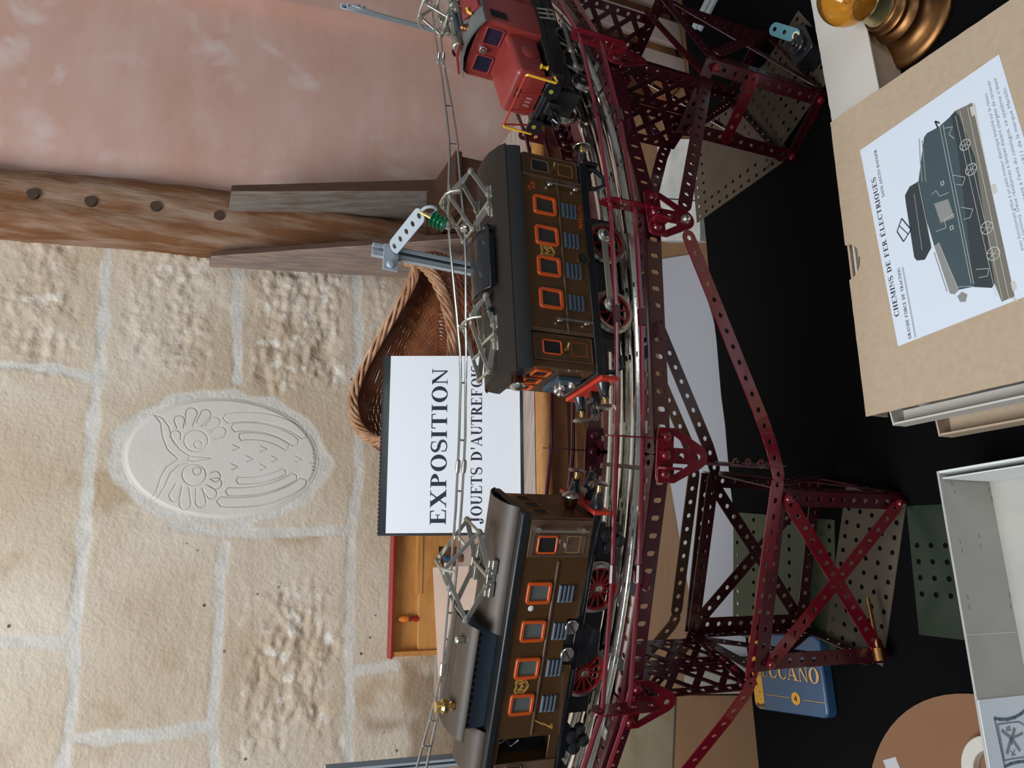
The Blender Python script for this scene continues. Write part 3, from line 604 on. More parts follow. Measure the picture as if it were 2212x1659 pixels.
for k, (e, d) in enumerate(((-500, 1040), (1500, 1040), (-420, 860), (1350, 980))):
    mb = MB(); mb.box(WF, e-25, e+25, d-25, d+25, FLOORZ, BZ-24); mb.build('leg', M['wood'], t)
def flat(name, label, cat, pts, z, th, m, r=0):
    P = [atz(x, y, z+th) for x, y in pts]; c = sum(P)/len(P); c[2] = z; o = MB(); G = Fr(vec(0, 0, z), vec(1, 0, 0), vec(0, 1, 0)); o.prism(G, [(p[0], p[1]) for p in P], .15, th)
    return tag(o.build(name, m, base=c, bev=.4), label, cat, 'stone slabs on the bench' if name == 'stone_slab' else None)
flat('white_panel', 'long white panel lying on the bench behind the arch', 'panel', [(1424, 905), (1424, 560), (1500, 548), (1560, 760), (1640, 1180), (1655, 1418), (1512, 1420)], BZ, 5, mat('white_panel', (.25, .26, .285), .6))
flat('stone_slab', 'small grey stone slab beside the white panel', 'stone', [(1480, 1424), (1640, 1424), (1650, 1498), (1476, 1500)], BZ, 22, mat('grey_stone', (.25, .245, .2), .9, col2=(.2, .2, .17), nscale=30, bump=.3, bscale=60))
flat('tan_board', 'tan wooden board lying on the bench at the lower left end', 'board', [(1462, 1502), (1640, 1502), (1680, 1800), (1450, 1800)], BZ, 14, M['tan'])
flat('stone_block', 'yellowish stone block behind the tan board', 'stone', [(1330, 1545), (1458, 1500), (1446, 1800), (1300, 1800)], BZ, 16, mat('ochre_stone', (.12, .09, .045), .9, col2=(.15, .125, .08), nscale=20, bump=.3, bscale=60))
flat('stone_slab', 'bluish grey rough stone slab on the bench at the arch crown', 'stone', [(1420, 300), (1512, 300), (1512, 432), (1420, 426)], BZ, 18, mat('blue_stone', (.32, .33, .32), .85, col2=(.44, .43, .4), nscale=26, bump=.7, bscale=40))
flat('stone_slab', 'bluish grey rough stone slab nearest to the arch crown', 'stone', [(1420, 429), (1512, 435), (1512, 520), (1420, 520)], BZ, 18, bpy.data.materials['blue_stone'])
# slatted pale crate at the right, standing on the bench
cP = atz(1472, 100, BZ+2); KE = nrm(TE*1+TN*.05); KN = vec(-KE[1], KE[0], 0); KF = Fr(vec(cP[0], cP[1], BZ), KE, KN, UP)
t = thing('slatted_crate', 'pale slatted wooden crate behind the right end of the viaduct', 'crate', KF(60, 40, 0))
ms = mat('pale_slat', (.5, .39, .34), .7, col2=(.46, .36, .31), nscale=12)
for k in range(4):
    a = -62+k*62; mb = MB(); mb.box(KF, a, a+41, 0, 9, 0, 210); mb.build('slat', ms, t, bev=1)
mb = MB(); mb.box(KF, -62, 190, 60, 70, 0, 210); mb.build('back', M['wood'], t)
for z in (6, 190):
    mb = MB(); mb.box(KF, -62, 190, 9, 60, z, z+12); mb.build('rail', M['wood'], t)
# ------------------------------------------------------------------ curved track, three sections
TR = 584.0; RZ = -300.0; DECK = -308.0
def rail_profile(c, rad, w=1.65):
    """tinplate rail: round head on a web and a flat foot; c = head top"""
    P = [(-1.5, 0), (-.75, .55), (.75, .55), (1.5, 0), (1.5, -1.0), (.6, -1.8), (.5, -4.6), (2.8, -5.4), (2.8, -6.0), (-2.8, -6.0), (-2.8, -5.4), (-.5, -4.6), (-.6, -1.8), (-1.5, -1.0)]
    return [c+rad*a*w+UP*(b-.55) for a, b in P]
def track(th0, th1, label):
    b = pol((th0+th1)/2, TR, DECK); t = thing('track_section', label, 'toy track', b, 'three-rail track on the viaduct')
    n = max(6, int(abs(th1-th0)/.8)); A = [th0+(th1-th0)*i/n for i in range(n+1)]
    for R, nm in ((TR-16, 'running_rail'), (TR+16, 'running_rail'), (TR, 'centre_rail')):
        mb = MB(); zz = RZ if R != TR else RZ-.6
        mb.sweep(A, lambda i: rail_profile(pol(A[i], R, zz), nrm(pol(A[i], R, 0)-CEN))); mb.build(nm, M['tin'], t)
    k = max(2, round(abs(th1-th0)/5.2))
    for i in range(k):
        a = th0+(th1-th0)*(i+.5)/k; r = nrm(pol(a, 1, 0)-CEN); tg = np.cross(UP, r); F = Fr(pol(a, TR, RZ-6.6), tg, r, UP)
        mb = MB(); mb.box(F, -4.5, 4.5, -26, 26, -1.4, -.1); mb.box(F, -4.5, -4.0, -26, 26, -1.4, 0); mb.box(F, 4.0, 4.5, -26, 26, -1.4, 0)
        for s in (-16, 0, 16): mb.box(F, -2, 2, s-3.4, s-2.9, -.1, 1.5); mb.box(F, -2, 2, s+2.9, s+3.4, -.1, 1.5)
        mb.build('sleeper', M['blackmatte'] if i % 3 else M['steel'], t)
track(4.6, 36, 'curved tinplate track section under the middle locomotive, right of the rail joint')
track(4.3, -44, 'curved tinplate track section under the left brown locomotive')
track(36.3, 74, 'curved tinplate track section under the red locomotive at the far right')
# ------------------------------------------------------------------ the viaduct of perforated strips
V = thing('toy_viaduct', 'dark red construction-set viaduct of perforated metal strips carrying the toy trains', 'viaduct', (-130, 500, TZ))
J = [72.5, 56, 39.3, 22.4, 5.4, -11.3, -28.2, -45]
RO, RI = 620.0, 531.0
def strip(mb, path, vdir, w=12.0, n=None, hole=2.15, thick=1.0, slot=0.0, rnd=True, pitch=12.7):
    path = [np.asarray(p, float) for p in path]; seg = [float(np.linalg.norm(b-a)) for a, b in zip(path[:-1], path[1:])]; Ln = sum(seg); n = n or max(1, round(Ln/pitch)); cum = [0]
    for x in seg: cum.append(cum[-1]+x)
    def fn(s, t, h):
        k = 0
        while k < len(seg)-1 and s > cum[k+1]: k += 1
        d = nrm(path[k+1]-path[k]); v = np.asarray(vdir, float); v = nrm(v-d*np.dot(v, d)); return path[k]+d*(s-cum[k])+v*t+np.cross(d, v)*h
    for i in range(n): mb.cellmap(fn, Ln*i/n, Ln*(i+1)/n, -w/2, w/2, hole, 0, (-1 if i == 0 else 1 if i == n-1 else None) if rnd and n > 1 else None, slot=slot, thick=thick)
def vstrip(name, path, vdir, m='maroon', **k):
    mb = MB(); strip(mb, path, vdir, **k); return mb.build(name, M[m], V, smooth=30)
def bolt(c, n, m='crimson', r=3.6, par=None):
    n = nrm(n); u = nrm(np.cross(n, vec(.3, .2, .9))); w = np.cross(n, u); mb = MB(); mb.lathe(c, n, [(r*1.25, 0), (r*1.25, .8), (r, .8), (r, 1.8), (r*.8, 2.9), (r*.4, 3.4)], 14)
    mb.build('bolt', M[m], par or V)
for k in range(len(J)-1):
    a, b = J[k], J[k+1]
    for R, zt, s, m in ((RO, DECK, 1, 'maroon'), (RI, DECK+5, -1, 'maroon')):
        p, q = pol(a, R, zt), pol(b, R, zt); d = nrm(q-p); p = p+d*.6; q = q-d*.6; rad = nrm(np.cross(d, UP)); rad = rad if np.dot(rad, (p+q)/2-CEN) > 0 else -rad
        mb = MB(); strip(mb, [p-UP*6.4, q-UP*6.4], UP, w=12.7, slot=1.6, hole=1.9, rnd=False, n=14)
        off = -rad*6.9*s
        if R == RO: strip(mb, [p+off, q+off], rad, w=12.7, rnd=False, n=14)
        mb.build('deck_girder', M[m], V, smooth=30)
    r0, r1 = 547, 606; mb = MB(); P = [pol(a-.15, r0, 0), pol(b+.15, r0, 0), pol(b+.15, r1, 0), pol(a-.15, r1, 0)]; mb.prism(Fr(vec(0, 0, 0), vec(1, 0, 0), vec(0, 1, 0)), [(x[0], x[1]) for x in P], DECK-1.8, DECK-.6); mb.build('deck_plate', M['maroon'], V)
    # cross ties under the deck at both ends and the middle
    for th in (a-.3, (a+b)/2, b+.3):
        mb = MB(); strip(mb, [pol(th, RI+1, DECK-4.2), pol(th, RO-1, DECK-4.2)], np.cross(UP, nrm(pol(th, 1, 0)-CEN)), rnd=False); mb.build('cross_tie', M['maroon'], V)
# railing: posts, rods and their sleeves
NEAR = [(1238, 72), (1303, 434), (1316, 942), (1284, 1538)]
posts = [pol(J[0], 630, -270), pol(J[1], 634, -270)]+[atz(x, y, -270) for x, y in NEAR]+[pol(J[6], 630, -270), pol(J[7], 630, -270)]
fposts = [pol(j, 524, -268) for j in J]
for side, L in (('n', posts), ('f', fposts)):
    for p in L:
        r = nrm(vec(p[0], p[1], 0)-CEN); vstrip('railing_post', [p-UP*(51 if side == 'n' else 44), p+UP*2], r, 'crimson' if side == 'n' else 'maroon')
    for z in ((-6, -27) if side == 'n' else (-5, -25)):
        for a, b in zip(L[:-1], L[1:]):
            mid = (a+b)/2; r = nrm(vec(mid[0], mid[1], 0)-CEN); mid = mid+r*4+UP*z
            mb = MB(); mb.tube([a+UP*z, mid, b+UP*z], 1.7, 8); rod = mb.build('railing_rod', M['crimson' if side == 'n' else 'maroon'], V)
            d = nrm(b-a); mb = MB(); mb.tube([mid-d*6, mid+d*6], 2.9, 10); mb.build('sleeve', M['maroon'], rod)
# gusset plates with two windows at each joint
def gusset(th, R, z0, m, back=False):
    c = pol(th, R, z0); r = nrm(vec(c[0], c[1], 0)-CEN); tg = np.cross(UP, r); F = Fr(c, tg, UP, r)
    mb = MB(); th_ = 1.2
    mb.prism(F, rrect(-19.5, -12.5, 19.5, 1.5, 4), 0, th_)
    for s in (-1, 1): mb.prism(F, [(s*19.5, -10), (s*19.5, -14), (s*7.4, -38), (s*2, -36), (s*6, -27), (s*13.4, -14), (s*14.5, -10)], 0.03, th_-.03)
    fn = lambda a, b, h: F(a, b, .05+h)
    mb.prism(F, [(-5.6, -11), (5.6, -11), (5.6, -14.5), (-5.6, -14.5)], .05, th_-.05); mb.cellmap(fn, -5.6, 5.6, -25.5, -14.3, 2.15, 0, thick=th_-.1); mb.prism(F, [(-7.5, -25.2), (7.5, -25.2), (6.5, -29), (-6.5, -29)], .05, th_-.05)
    mb.ring(F, circ(8.2, 20, 0, -34), circ(2.2, 20, 0, -34), .02, th_-.02)
    mb.build('gusset_plate', M[m], V, bev=.25)
    for x, y in ((-13, -5.5), (0, -5.5), (13, -5.5)): bolt(F(x, y, th_), r, m)
    return F
GF = {}
for k, th in enumerate(J[2:7]): GF[k] = gusset(th, RO+1.2, DECK-.5, 'crimson')
for th in J[2:7]: gusset(th, RI-1.6, DECK+6, 'maroon')
bolt(GF[1](0, -34, 1.2), GF[1].Z, 'steel', 3.4)
for k in (0, 1, 2, 3):
    p = GF[k](-13 if k != 3 else 13, -6, 1.2); mb = MB(); G = GF[k].at(-9 if k != 3 else 9, -4, 1.2); mb.box(G, -1, 1, -9, 5, 0, 11); mb.box(G, -10, 1, -9, 5, 0, 1.2); mb.build('angle_bracket', M['crimson'], V, bev=.3)
# lower chords and arch strips on three planes
CZ = -418.0
def tanv(th0, th1, R, z0, z1):
    return None
for R, m, dz in ((621, 'crimson', 0), (545, 'maroon', 0), (518, 'brass_strip', 1)):
    def pp(th, z): return pol(th, R, z)
    up = -343 if R == 621 else -347
    L1 = [pp(21.6, up), pp(8.4, -401), pp(6.4, -411), pp(4.6, -418), pp(4.0, -420)]
    L2 = [pp(4.4, CZ), pp(-10.4, CZ)]
    L3 = [pp(-10.0, -419), pp(-11.2, -417), pp(-13.2, -405), pp(-28, -338)]
    L4 = [pp(23.2, up), pp(37.6, -407), pp(39.4, -417), pp(41.0, -420)]; L5 = [pp(40, CZ), pp(55, CZ)]
    for k, Lx in enumerate((L1, L2, L3, L4, L5)):
        if R == 518 and k > 2: continue
        mb = MB(); strip(mb, Lx, UP if k in (1, 4) else (nrm(np.cross(Lx[-1]-Lx[0], np.cross(UP, Lx[-1]-Lx[0])))), w=11.6); mb.build('arch_strip' if k not in (1, 4) else 'chord_strip', M[m if k != 3 else 'maroon'], V, smooth=30)
# braced lattice girders hanging in the cross planes of the joints
def lattice(th, Ra, Rb, z0, z1):
    o = pol(th, Ra, z0); r = nrm(pol(th, 1, 0)-CEN); tg = np.cross(UP, r); wd_ = Rb-Ra; h = z0-z1; F = Fr(o, r, -UP, tg)
    mb = MB()
    for a in (4.2, wd_-4.2): strip(mb, [F(a, 0), F(a, h)], r, w=8.4, hole=2.0)
    n = max(2, round(h/25)); st = h/n
    for i in range(n):
        for (a, b) in (((6, i*st), (wd_-6, (i+1)*st)), ((wd_-6, i*st), (6, (i+1)*st))):
            p, q = vec(*a), vec(*b); d = (q-p)/np.linalg.norm(q-p); nn = vec(-d[1], d[0])*2.6; z = .9 if a[0] < b[0] else .2
            mb.prism(F, [tuple(p+nn), tuple(q+nn), tuple(q-nn), tuple(p-nn)], z-.9, z)
    mb.build('lattice_girder', M['maroon'], V, smooth=30)
    for i in (0, 1): bolt(F(wd_-4.2, 8+i*(h-16), 1), tg, 'maroon', 3)
for th in (5.0, -11.0, 39.4, 53.5):
    lattice(th, 583, 620, DECK-14, CZ-4); lattice(th, 545, 582, DECK-14, CZ-4)
for th in (5.2, -10.6, 39.4):
    mb = MB(); strip(mb, [pol(th, 546, CZ-2), pol(th, 620, CZ-2)], UP, rnd=False); mb.build('cross_tie', M['maroon'], V)
    for R in (600, 585, 570): bolt(pol(th, R, CZ-2), UP, 'crimson', 3)
# piers
def pier(A, zt, zb, faces):
    """A: four plan corners (near-left, near-right, far-right, far-left)"""
    ctr = sum(A)/4
    for i in range(4):
        p, q = A[i], A[(i+1) % 4]; d = nrm(q-p); n = np.cross(d, UP); n = n if np.dot(n, (p+q)/2-ctr) > 0 else -n
        P = lambda u, z: p+(q-p)*u+UP*z+n*(1.3 if i % 2 == 0 else .8)
        for u, s in ((0, 1), (1, -1)):
            mb = MB(); strip(mb, [P(u, zb)+d*s*6, P(u, zt)+d*s*6], d, n=11); mb.build('leg', M['maroon'], V, smooth=30)
        if faces[i] == 2:
            z = zt-.37*(zt-zb); mb = MB(); strip(mb, [P(0, z), P(1, z)], UP, w=12); mb.build('cross_rail', M['crimson'], V, smooth=30)
        elif faces[i]:
            for (ua, ub) in ((0, 1), (1, 0)):
                mb = MB(); k = n*(1.3 if ua else 2.5); a, b = P(ua, zt-8)+d*(6 if ua == 0 else -6)+k, P(ub, zb+8)+d*(6 if ub == 0 else -6)+k
                strip(mb, [a, b], np.cross(n, b-a), w=11.6); mb.build('cross_brace', M['crimson' if i == 0 else 'maroon'], V, smooth=30)
        mb = MB(); strip(mb, [P(0, zt-2), P(1, zt-2)], UP, rnd=False); mb.build('top_rail', M['maroon'], V, smooth=30)
        if i != 0 or faces[i] == 2:
            mb = MB(); strip(mb, [P(0, zb+7), P(1, zb+7)], UP, rnd=False); mb.build('foot_rail', M['maroon'], V, smooth=30)
    for i in range(4):
        n = nrm(A[i]-ctr); 
        for z in (zt-8, zb+8): 
            d = nrm(A[1]-A[0]); fn = np.cross(d, UP); fn = fn if np.dot(fn, ctr-A[0]) < 0 else -fn
            s = d*(6 if i in (0, 3) else -6); 
            if i < 2: bolt(A[i]+s+UP*z+fn*4.6, fn, 'crimson', 3.4)
Z0 = TZ+.6
pier([vec(-200, 461, 0), vec(-61, 459, 0), vec(-61, 545, 0), vec(-200, 547, 0)], CZ-4, Z0, (1, 1, 1, 1))
pier([vec(256, 627, 0), vec(314, 588, 0), pol(52.5, 640, 0), pol(53, 566, 0)], CZ+4, Z0, (2, 1, 0, 1))
# a bronze axle rod across the foot of the near pier with its collar
mb = MB(); a, b = vec(-196, 452, Z0+16), vec(-150, 470, Z0+16); mb.tube([a, b], 1.7, 8); mb.lathe(a, a-b, [(5, -10), (5, 0)], 12); mb.build('axle_rod', M['oldbrass'], V)
# ------------------------------------------------------------------ the three toy locomotives
def trackframe(th, yaw=None, R=TR):
    y = math.radians(th if yaw is None else yaw); X = vec(math.cos(y), math.sin(y), 0); return Fr(pol(th, R, RZ), X, vec(-X[1], X[0], 0), UP)
def sidef(F, b):      # frame on the near side face: a to the right, c up, normal to the viewer
    f = Fr(F(0, -b, 0), F.X, UP, -F.Y); f.wy = F.wz; return f
def endf(F, a, s):    # frame on an end face, s = +1 right end, -1 left end; local x to the viewer's right
    f = Fr(F(a, 0, 0), F.Y*s, UP, F.X*s); f.wy = F.wz; return f
def window(S, a, c, w, h, m_frame, m_pane, par, r=2.5, fr=2.4, th=1.7):
    mb = MB(); mb.ring(S, rrect(a-w/2, c-h/2, a+w/2, c+h/2, r), rrect(a-w/2+fr, c-h/2+fr, a+w/2-fr, c+h/2-fr, r*.35), -.3, th); f = mb.build('window_frame', m_frame, par, bev=.35)
    mb = MB(); mb.box(S, a-w/2+fr*.6, a+w/2-fr*.6, c-h/2+fr*.6, c+h/2-fr*.6, -.2, .18); mb.build('pane', m_pane, f); return f
def louvre(S, a, c, w, h, n, par):
    mb = MB()
    for i in range(n):
        z = c-h/2+h*(i+.5)/n; q = h/n*.36
        mb.sweep([0, 1], lambda k, z=z, q=q: [S((a-w/2, a+w/2)[k], z-q, 0), S((a-w/2+.6, a+w/2-.6)[k], z-q*.8, 1.5), S((a-w/2+.6, a+w/2-.6)[k], z+q*.2, 1.2), S((a-w/2, a+w/2)[k], z+q, 0)])
    mb.build('louvre', M['slate'], par, bev=.15)
def handrail(S, a, c0, c1, par, m='steel'):
    mb = MB(); mb.tube([S(a, c0, 4), S(a, c1, 4)], .85, 8)
    for c in (c0+3.5, c1-3.5): mb.tube([S(a, c, 0), S(a, c, 4)], .9, 8); mb.lathe(S(a, c, 2.2), -S.Z, [(.3, -2), (1.7, -1.2), (2.1, 0), (1.7, 1.2), (.3, 2)], 10)
    mb.build('handrail', M[m], par)
def panel_line(S, x0, y0, x1, y1, par, m='goldline', w=.3):
    mb = MB(); mb.ring(S, [(x0, y0), (x1, y0), (x1, y1), (x0, y1)], [(x0+w, y0+w), (x1-w, y0+w), (x1-w, y1-w), (x0+w, y1-w)], 0, .12); mb.build('gilt_panel', M[m], par)
def shield(S, a, c, h, par):
    k = h/2; P = [(-.9, .8), (-.45, 1), (0, .82), (.45, 1), (.9, .8), (.78, .2), (.95, -.35), (.5, -.8), (0, -1.05), (-.5, -.8), (-.95, -.35), (-.78, .2)]
    o = [(a+x*k, c+y*k) for x, y in P]; i = [(a+x*k*.84, c+y*k*.86) for x, y in P]; i2 = [(a+x*k*.72, c+y*k*.74) for x, y in P]; i3 = [(a+x*k*.66, c+y*k*.68) for x, y in P]; mb = MB(); mb.ring(S, o, i, 0, .3); mb.ring(S, i2, i3, 0, .3)
    for (x0, y0, x1, y1) in ((-.45, -.5, -.4, .5), (-.4, .5, 0, -.3), (0, -.3, .4, .5), (.4, .5, .45, -.5), (-.5, -.1, .5, .25), (-.5, .25, .5, -.15)):
        d = nrm(vec(x1-x0, y1-y0)); q = vec(-d[1], d[0])*.06*k; p0, p1 = vec(a+x0*k, c+y0*k), vec(a+x1*k, c+y1*k); mb.prism(S, [tuple(p0+q), tuple(p1+q), tuple(p1-q), tuple(p0-q)], 0, .25)
    mb.build('crest', M['goldline'], par)
def polyline(S, pts, w, m, par, name):
    mb = MB()
    for (x0, y0), (x1, y1) in zip(pts[:-1], pts[1:]):
        d = nrm(vec(x1-x0, y1-y0)); q = vec(-d[1], d[0])*w/2; p0, p1 = vec(x0, y0)-d*w*.3, vec(x1, y1)+d*w*.3; mb.prism(S, [tuple(p0+q), tuple(p1+q), tuple(p1-q), tuple(p0-q)], 0, .25)
    return mb.build(name, m, par)
def wheel(F, a, b, r, spokes, par, ms='wheelred'):
    S = Fr(F(a, b, 0)+UP*(r+.6), F.X, UP, -F.Y)
    mb = MB(); mb.ring(S, circ(r, 32), circ(r-2.0, 32), -1.5, 1.8); mb.ring(S, circ(r+1.6, 32), circ(r-1, 32), -2.6, -1.5); tyre = mb.build('wheel', M['steel'], par)
    mb = MB(); mb.ring(S, circ(r-1.9, 32), circ(r-3.4, 32), -1.2, 1.2)
    for i in range(spokes):
        t = 2*math.pi*i/spokes+.2; d = vec(math.cos(t), math.sin(t)); q = vec(-d[1], d[0]); p0, p1 = d*2.5, d*(r-3)
        mb.prism(S, [tuple(p0+q*.95), tuple(p1+q*.6), tuple(p1-q*.6), tuple(p0-q*.95)], -.7, .8)
    mb.lathe(S(0, 0, -1.4), S.Z, [(4.4, 0), (4.4, 2.6), (3.2, 3.1)], 18); mb.build('spokes', M[ms], tyre)
    mb = MB(); mb.lathe(S(0, 0, 1.6), S.Z, [(2.5, 0), (2.5, .7), (1.5, .9), (1.5, 1.3)], 16); mb.build('hub', M['steel'], tyre)
    return tyre
def buffer(F, a, b, c, s, par):
    o = F(a, b, c); X = F.X*s; mb = MB(); mb.lathe(o, X, [(5.2, 0), (4.6, 1), (3.3, 6), (3.0, 9), (3.3, 9.5), (3.3, 10.5)], 18); q = mb.build('buffer', M['black'], par)
    mb = MB(); mb.lathe(o+X*10, X, [(1.5, 0), (1.5, 4.5), (2.1, 5), (2.1, 6)], 14); mb.build('buffer_shaft', M['brass'], q)
    mb = MB(); mb.lathe(o+X*15.5, X, [(2, 0), (6.6, .9), (6.9, 1.4), (5, 2.2), (.5, 2.7)], 22); mb.build('buffer_head', M['steel'], q)
def coupling(F, a, c, s, par):
    G = Fr(F(a, 0, c), F.X*s, F.Y, UP); mb = MB(); mb.box(G, 0, 9, -1.2, 1.2, -3, 3); mb.tube([G(8, 0, 1), G(13, 0, 2), G(16, 0, -1), G(14, 0, -5), G(11, 0, -4)], 1.2, 8); mb.tube([G(9, -4, 1), G(20, -4, -1), G(21, 0, -1), G(20, 4, -1), G(9, 4, 1)], .9, 8); mb.box(G, 6, 9, -5, 5, -2, 4); mb.build('coupling', M['black'], par)
def springbox(F, a, b, c, par):
    mb = MB()
    for da, dc, r in ((-5, 0, 5.5), (4, 3, 6), (0, -7, 5), (9, -3, 4.2)): mb.lathe(F(a+da, b+2.5, c+dc), -F.Y, [(r*.9, 0), (r, 2), (r*.85, 4.6), (r*.3, 6)], 12)
    mb.box(F, a-12, a+13, b-1, b+3, c+6, c+10); mb.build('axle_box', M['black'], par)
def bar2(mb, p, q, n, w, th):
    d = nrm(q-p); v = nrm(np.cross(n, d)); n = np.cross(d, v); mb.add([x+v*s*w/2+n*t*th/2 for x in (p, q) for s, t in ((1, 1), (-1, 1), (-1, -1), (1, -1))], [(0, 1, 2, 3), (7, 6, 5, 4), (0, 4, 5, 1), (1, 5, 6, 2), (2, 6, 7, 3), (3, 7, 4, 0)])
def pantograph(F, a0, c0, pv, kn, kh, top, tw, par, skew=0.0, bow=11.0, name='pantograph', hw=11):
    """diamond collector: pivots at +-pv, knees at +-kn height kh, head at height top"""
    mb = MB()
    for s in (-1, 1):
        mb.box(F, a0+s*(pv+2.5)-5, a0+s*(pv+2.5)+5, -hw-2, -hw+1.5, c0, c0+3.5); mb.box(F, a0+s*(pv+2.5)-5, a0+s*(pv+2.5)+5, hw-1.5, hw+2, c0, c0+3.5)
    mb.box(F, a0-pv-7, a0+pv+7, -hw-1, -hw, c0, c0+6); mb.box(F, a0-pv-7, a0+pv+7, hw, hw+1, c0, c0+6); mb.tube([F(a0, -hw-1, c0+4), F(a0, hw+1, c0+4)], 1.6, 8)
    o = mb.build(name, M['panto'], par, bev=.3)
    for s in (-1, 1):
        mb = MB()
        for b in (-hw, hw): bar2(mb, F(a0+s*pv, b, c0+5), F(a0+s*kn, b*.82, c0+kh), F.Y, 3.4, .8)
        mb.tube([F(a0+s*kn, -hw*.85, c0+kh), F(a0+s*kn, hw*.85, c0+kh)], 1.0, 8)
        for b in (-hw-.5, hw+.5): mb.lathe(F(a0+s*pv, b, c0+5), F.Y*(1 if b > 0 else -1), [(2.7, -.6), (2.7, .8), (1.3, 1), (1.3, 1.8)], 12)
        for b in (-hw*.82, hw*.82): mb.lathe(F(a0+s*kn, b, c0+kh), F.Y*(1 if b > 0 else -1), [(2.3, -.6), (2.3, 1.2), (1.1, 1.4), (1.1, 2)], 12)
        mb.build('lower_arm', M['panto'], o)
        mb = MB()
        for b in (-hw*.8, hw*.8): bar2(mb, F(a0+s*kn, b, c0+kh), F(a0+skew+s*1.5, b*.75, c0+top), F.Y, 2.6, .8)
        bar2(mb, F(a0+s*kn*.62+skew*.4, -hw*.7, c0+kh+(top-kh)*.4), F(a0+s*kn*.62+skew*.4, hw*.7, c0+kh+(top-kh)*.4), UP, 2, .8); mb.build('upper_arm', M['panto'], o)
    mb = MB(); pts = [F(a0+skew, b, c0+top+z) for b, z in ((-bow-3, -5), (-bow, 0), (-bow*.6, 2.6), (0, 3), (bow*.6, 2.6), (bow, 0), (bow+3, -5))]
    mb.tube(pts, 1.1, 8); mb.tube([F(a0+skew-4, -7, c0+top), F(a0+skew+4, -7, c0+top)], 1.2, 8); mb.tube([F(a0+skew-4, 7, c0+top), F(a0+skew+4, 7, c0+top)], 1.2, 8); mb.build('collector_bow', M['panto'], o)
    return o
def sheetroof(mb, F, a0, a1, prof, th=1.0):
    P = prof+[(b, c-th) for b, c in prof[::-1]]; mb.sweep([0, 1], lambda k: [F((a0, a1)[k], b, c) for b, c in P])
def lamp(F, a, b, c, s, r, par):
    X = F.X*s; mb = MB(); mb.lathe(F(a, b, c), X, [(r*.55, 0), (r*.8, 3), (r*.95, 8), (r, 9)], 18); q = mb.build('lamp', M['oldbrass'], par)
    mb = MB(); mb.lathe(F(a, b, c)+X*8.6, X, [(r*1.12, 0), (r*1.12, 1), (r*.9, 2.2), (r*.5, 3.4), (.1, 3.8)], 18); mb.build('lens', M['steel'], q)
# ---- left locomotive
F = trackframe(-7.4); F.wz = lambda c: c if c < 36 else 36+(c-36)*.875 if c < 92 else c-7
t = thing('toy_locomotive', 'left brown toy electric locomotive with a roof skylight and red spoked wheels', 'toy locomotive', F(0, 0, 0), 'toy locomotives on the viaduct')
S = sidef(F, 27)
mb = MB(); S0 = sidef(F, 0)
prof = [(92, 36), (92, 92), (-66, 92), (-66, 36), (-14, 36), (-14, 46), (20, 46), (20, 36)]
mb.prism(S0, prof, -27, 27)
mb.box(F, -94, -88, -26.5, 27, 36, 92); mb.box(F, -88.1, -65.9, -26.5, -25.5, 36, 45); mb.box(F, -88.1, -65.9, -26.5, -25.5, 88, 92); mb.box(F, -88.1, -65.9, 25, 27, 36, 92); mb.box(F, -88.1, -65.9, -26.5, 27, 36, 38)
body = mb.build('body', M['brown'], t, bev=.6)
mb = MB(); mb.box(F, -87.5, -66.5, -10, 24, 38.1, 91.5); mb.build('cab_interior', M['dark'], body)
mb = MB(); mb.tube([S(-75, 88, -8), S(-70, 80, -6), S(-77, 74, -8), S(-72, 68, -7)], .7, 8); mb.build('wire', M['steel'], body)
for a in (39.5, 12.5, -14.2, -40.5):
    window(S, a, 75, 15.5, 20.5, M['orange'], M['glassgrey'], body); louvre(S, a-1, 51.5, 13, 14, 4, body)
mb = MB(); mb.box(S, -64, 62, 61.2, 63.2, 0, 1); mb.build('belt_moulding', M['brownworn'], body, bev=.4)
S2 = S
d = MB().box(S, 64.5, 90.5, 37.5, 90, 0, .8).build('door', M['brownworn'], body, bev=.3)
window(S.at(0, 0, .8), 73.5, 74.5, 13, 17, M['orange'], M['dark'], d, fr=1.6, th=1); panel_line(S.at(0, 0, .85), 68, 46.5, 79.5, 58, d)
mb = MB(); mb.tube([S(73, 61.5, 1), S(73, 61.5, 4), S(76, 61.5, 4.2)], .9, 8); mb.build('door_handle', M['steel'], d)
handrail(S.at(0, 0, .8), 84, 43, 88, d, 'panto')
mb = MB(); mb.ring(S.at(0, 0, .8), rrect(65.5, 42, 80.5, 87, 2), rrect(66.3, 42.8, 79.7, 86.2, 1.5), 0, .5); mb.build('door_moulding', M['brownworn'], d)
shield(S, -27.5, 77, 12, body)
polyline(S, [(-53, 62), (-57.5, 52), (-56, 53.5), (-61, 44)], .9, M['goldline'], body, 'lightning_flash'); polyline(S, [(-58.2, 47), (-61, 44), (-57.6, 45)], .8, M['goldline'], body, 'lightning_flash')
mb = MB(); mb.lathe(S(28.5, 79.5, -.4), S.Z, [(2, 0), (2.1, .5), (1.2, .8)], 10); mb.build('chipped_spot', mat('bare_metal_chip', (.7, .7, .68), .5), body)
dl = MB().box(S.at(0, 0, -1), -94, -84, 37, 90, 0, 1.6).build('door', M['brownworn'], body, bev=.3)
window(S.at(0, 0, .6), -89, 74, 8, 15, M['brownworn'], M['dark'], dl, fr=1.2, th=.8)
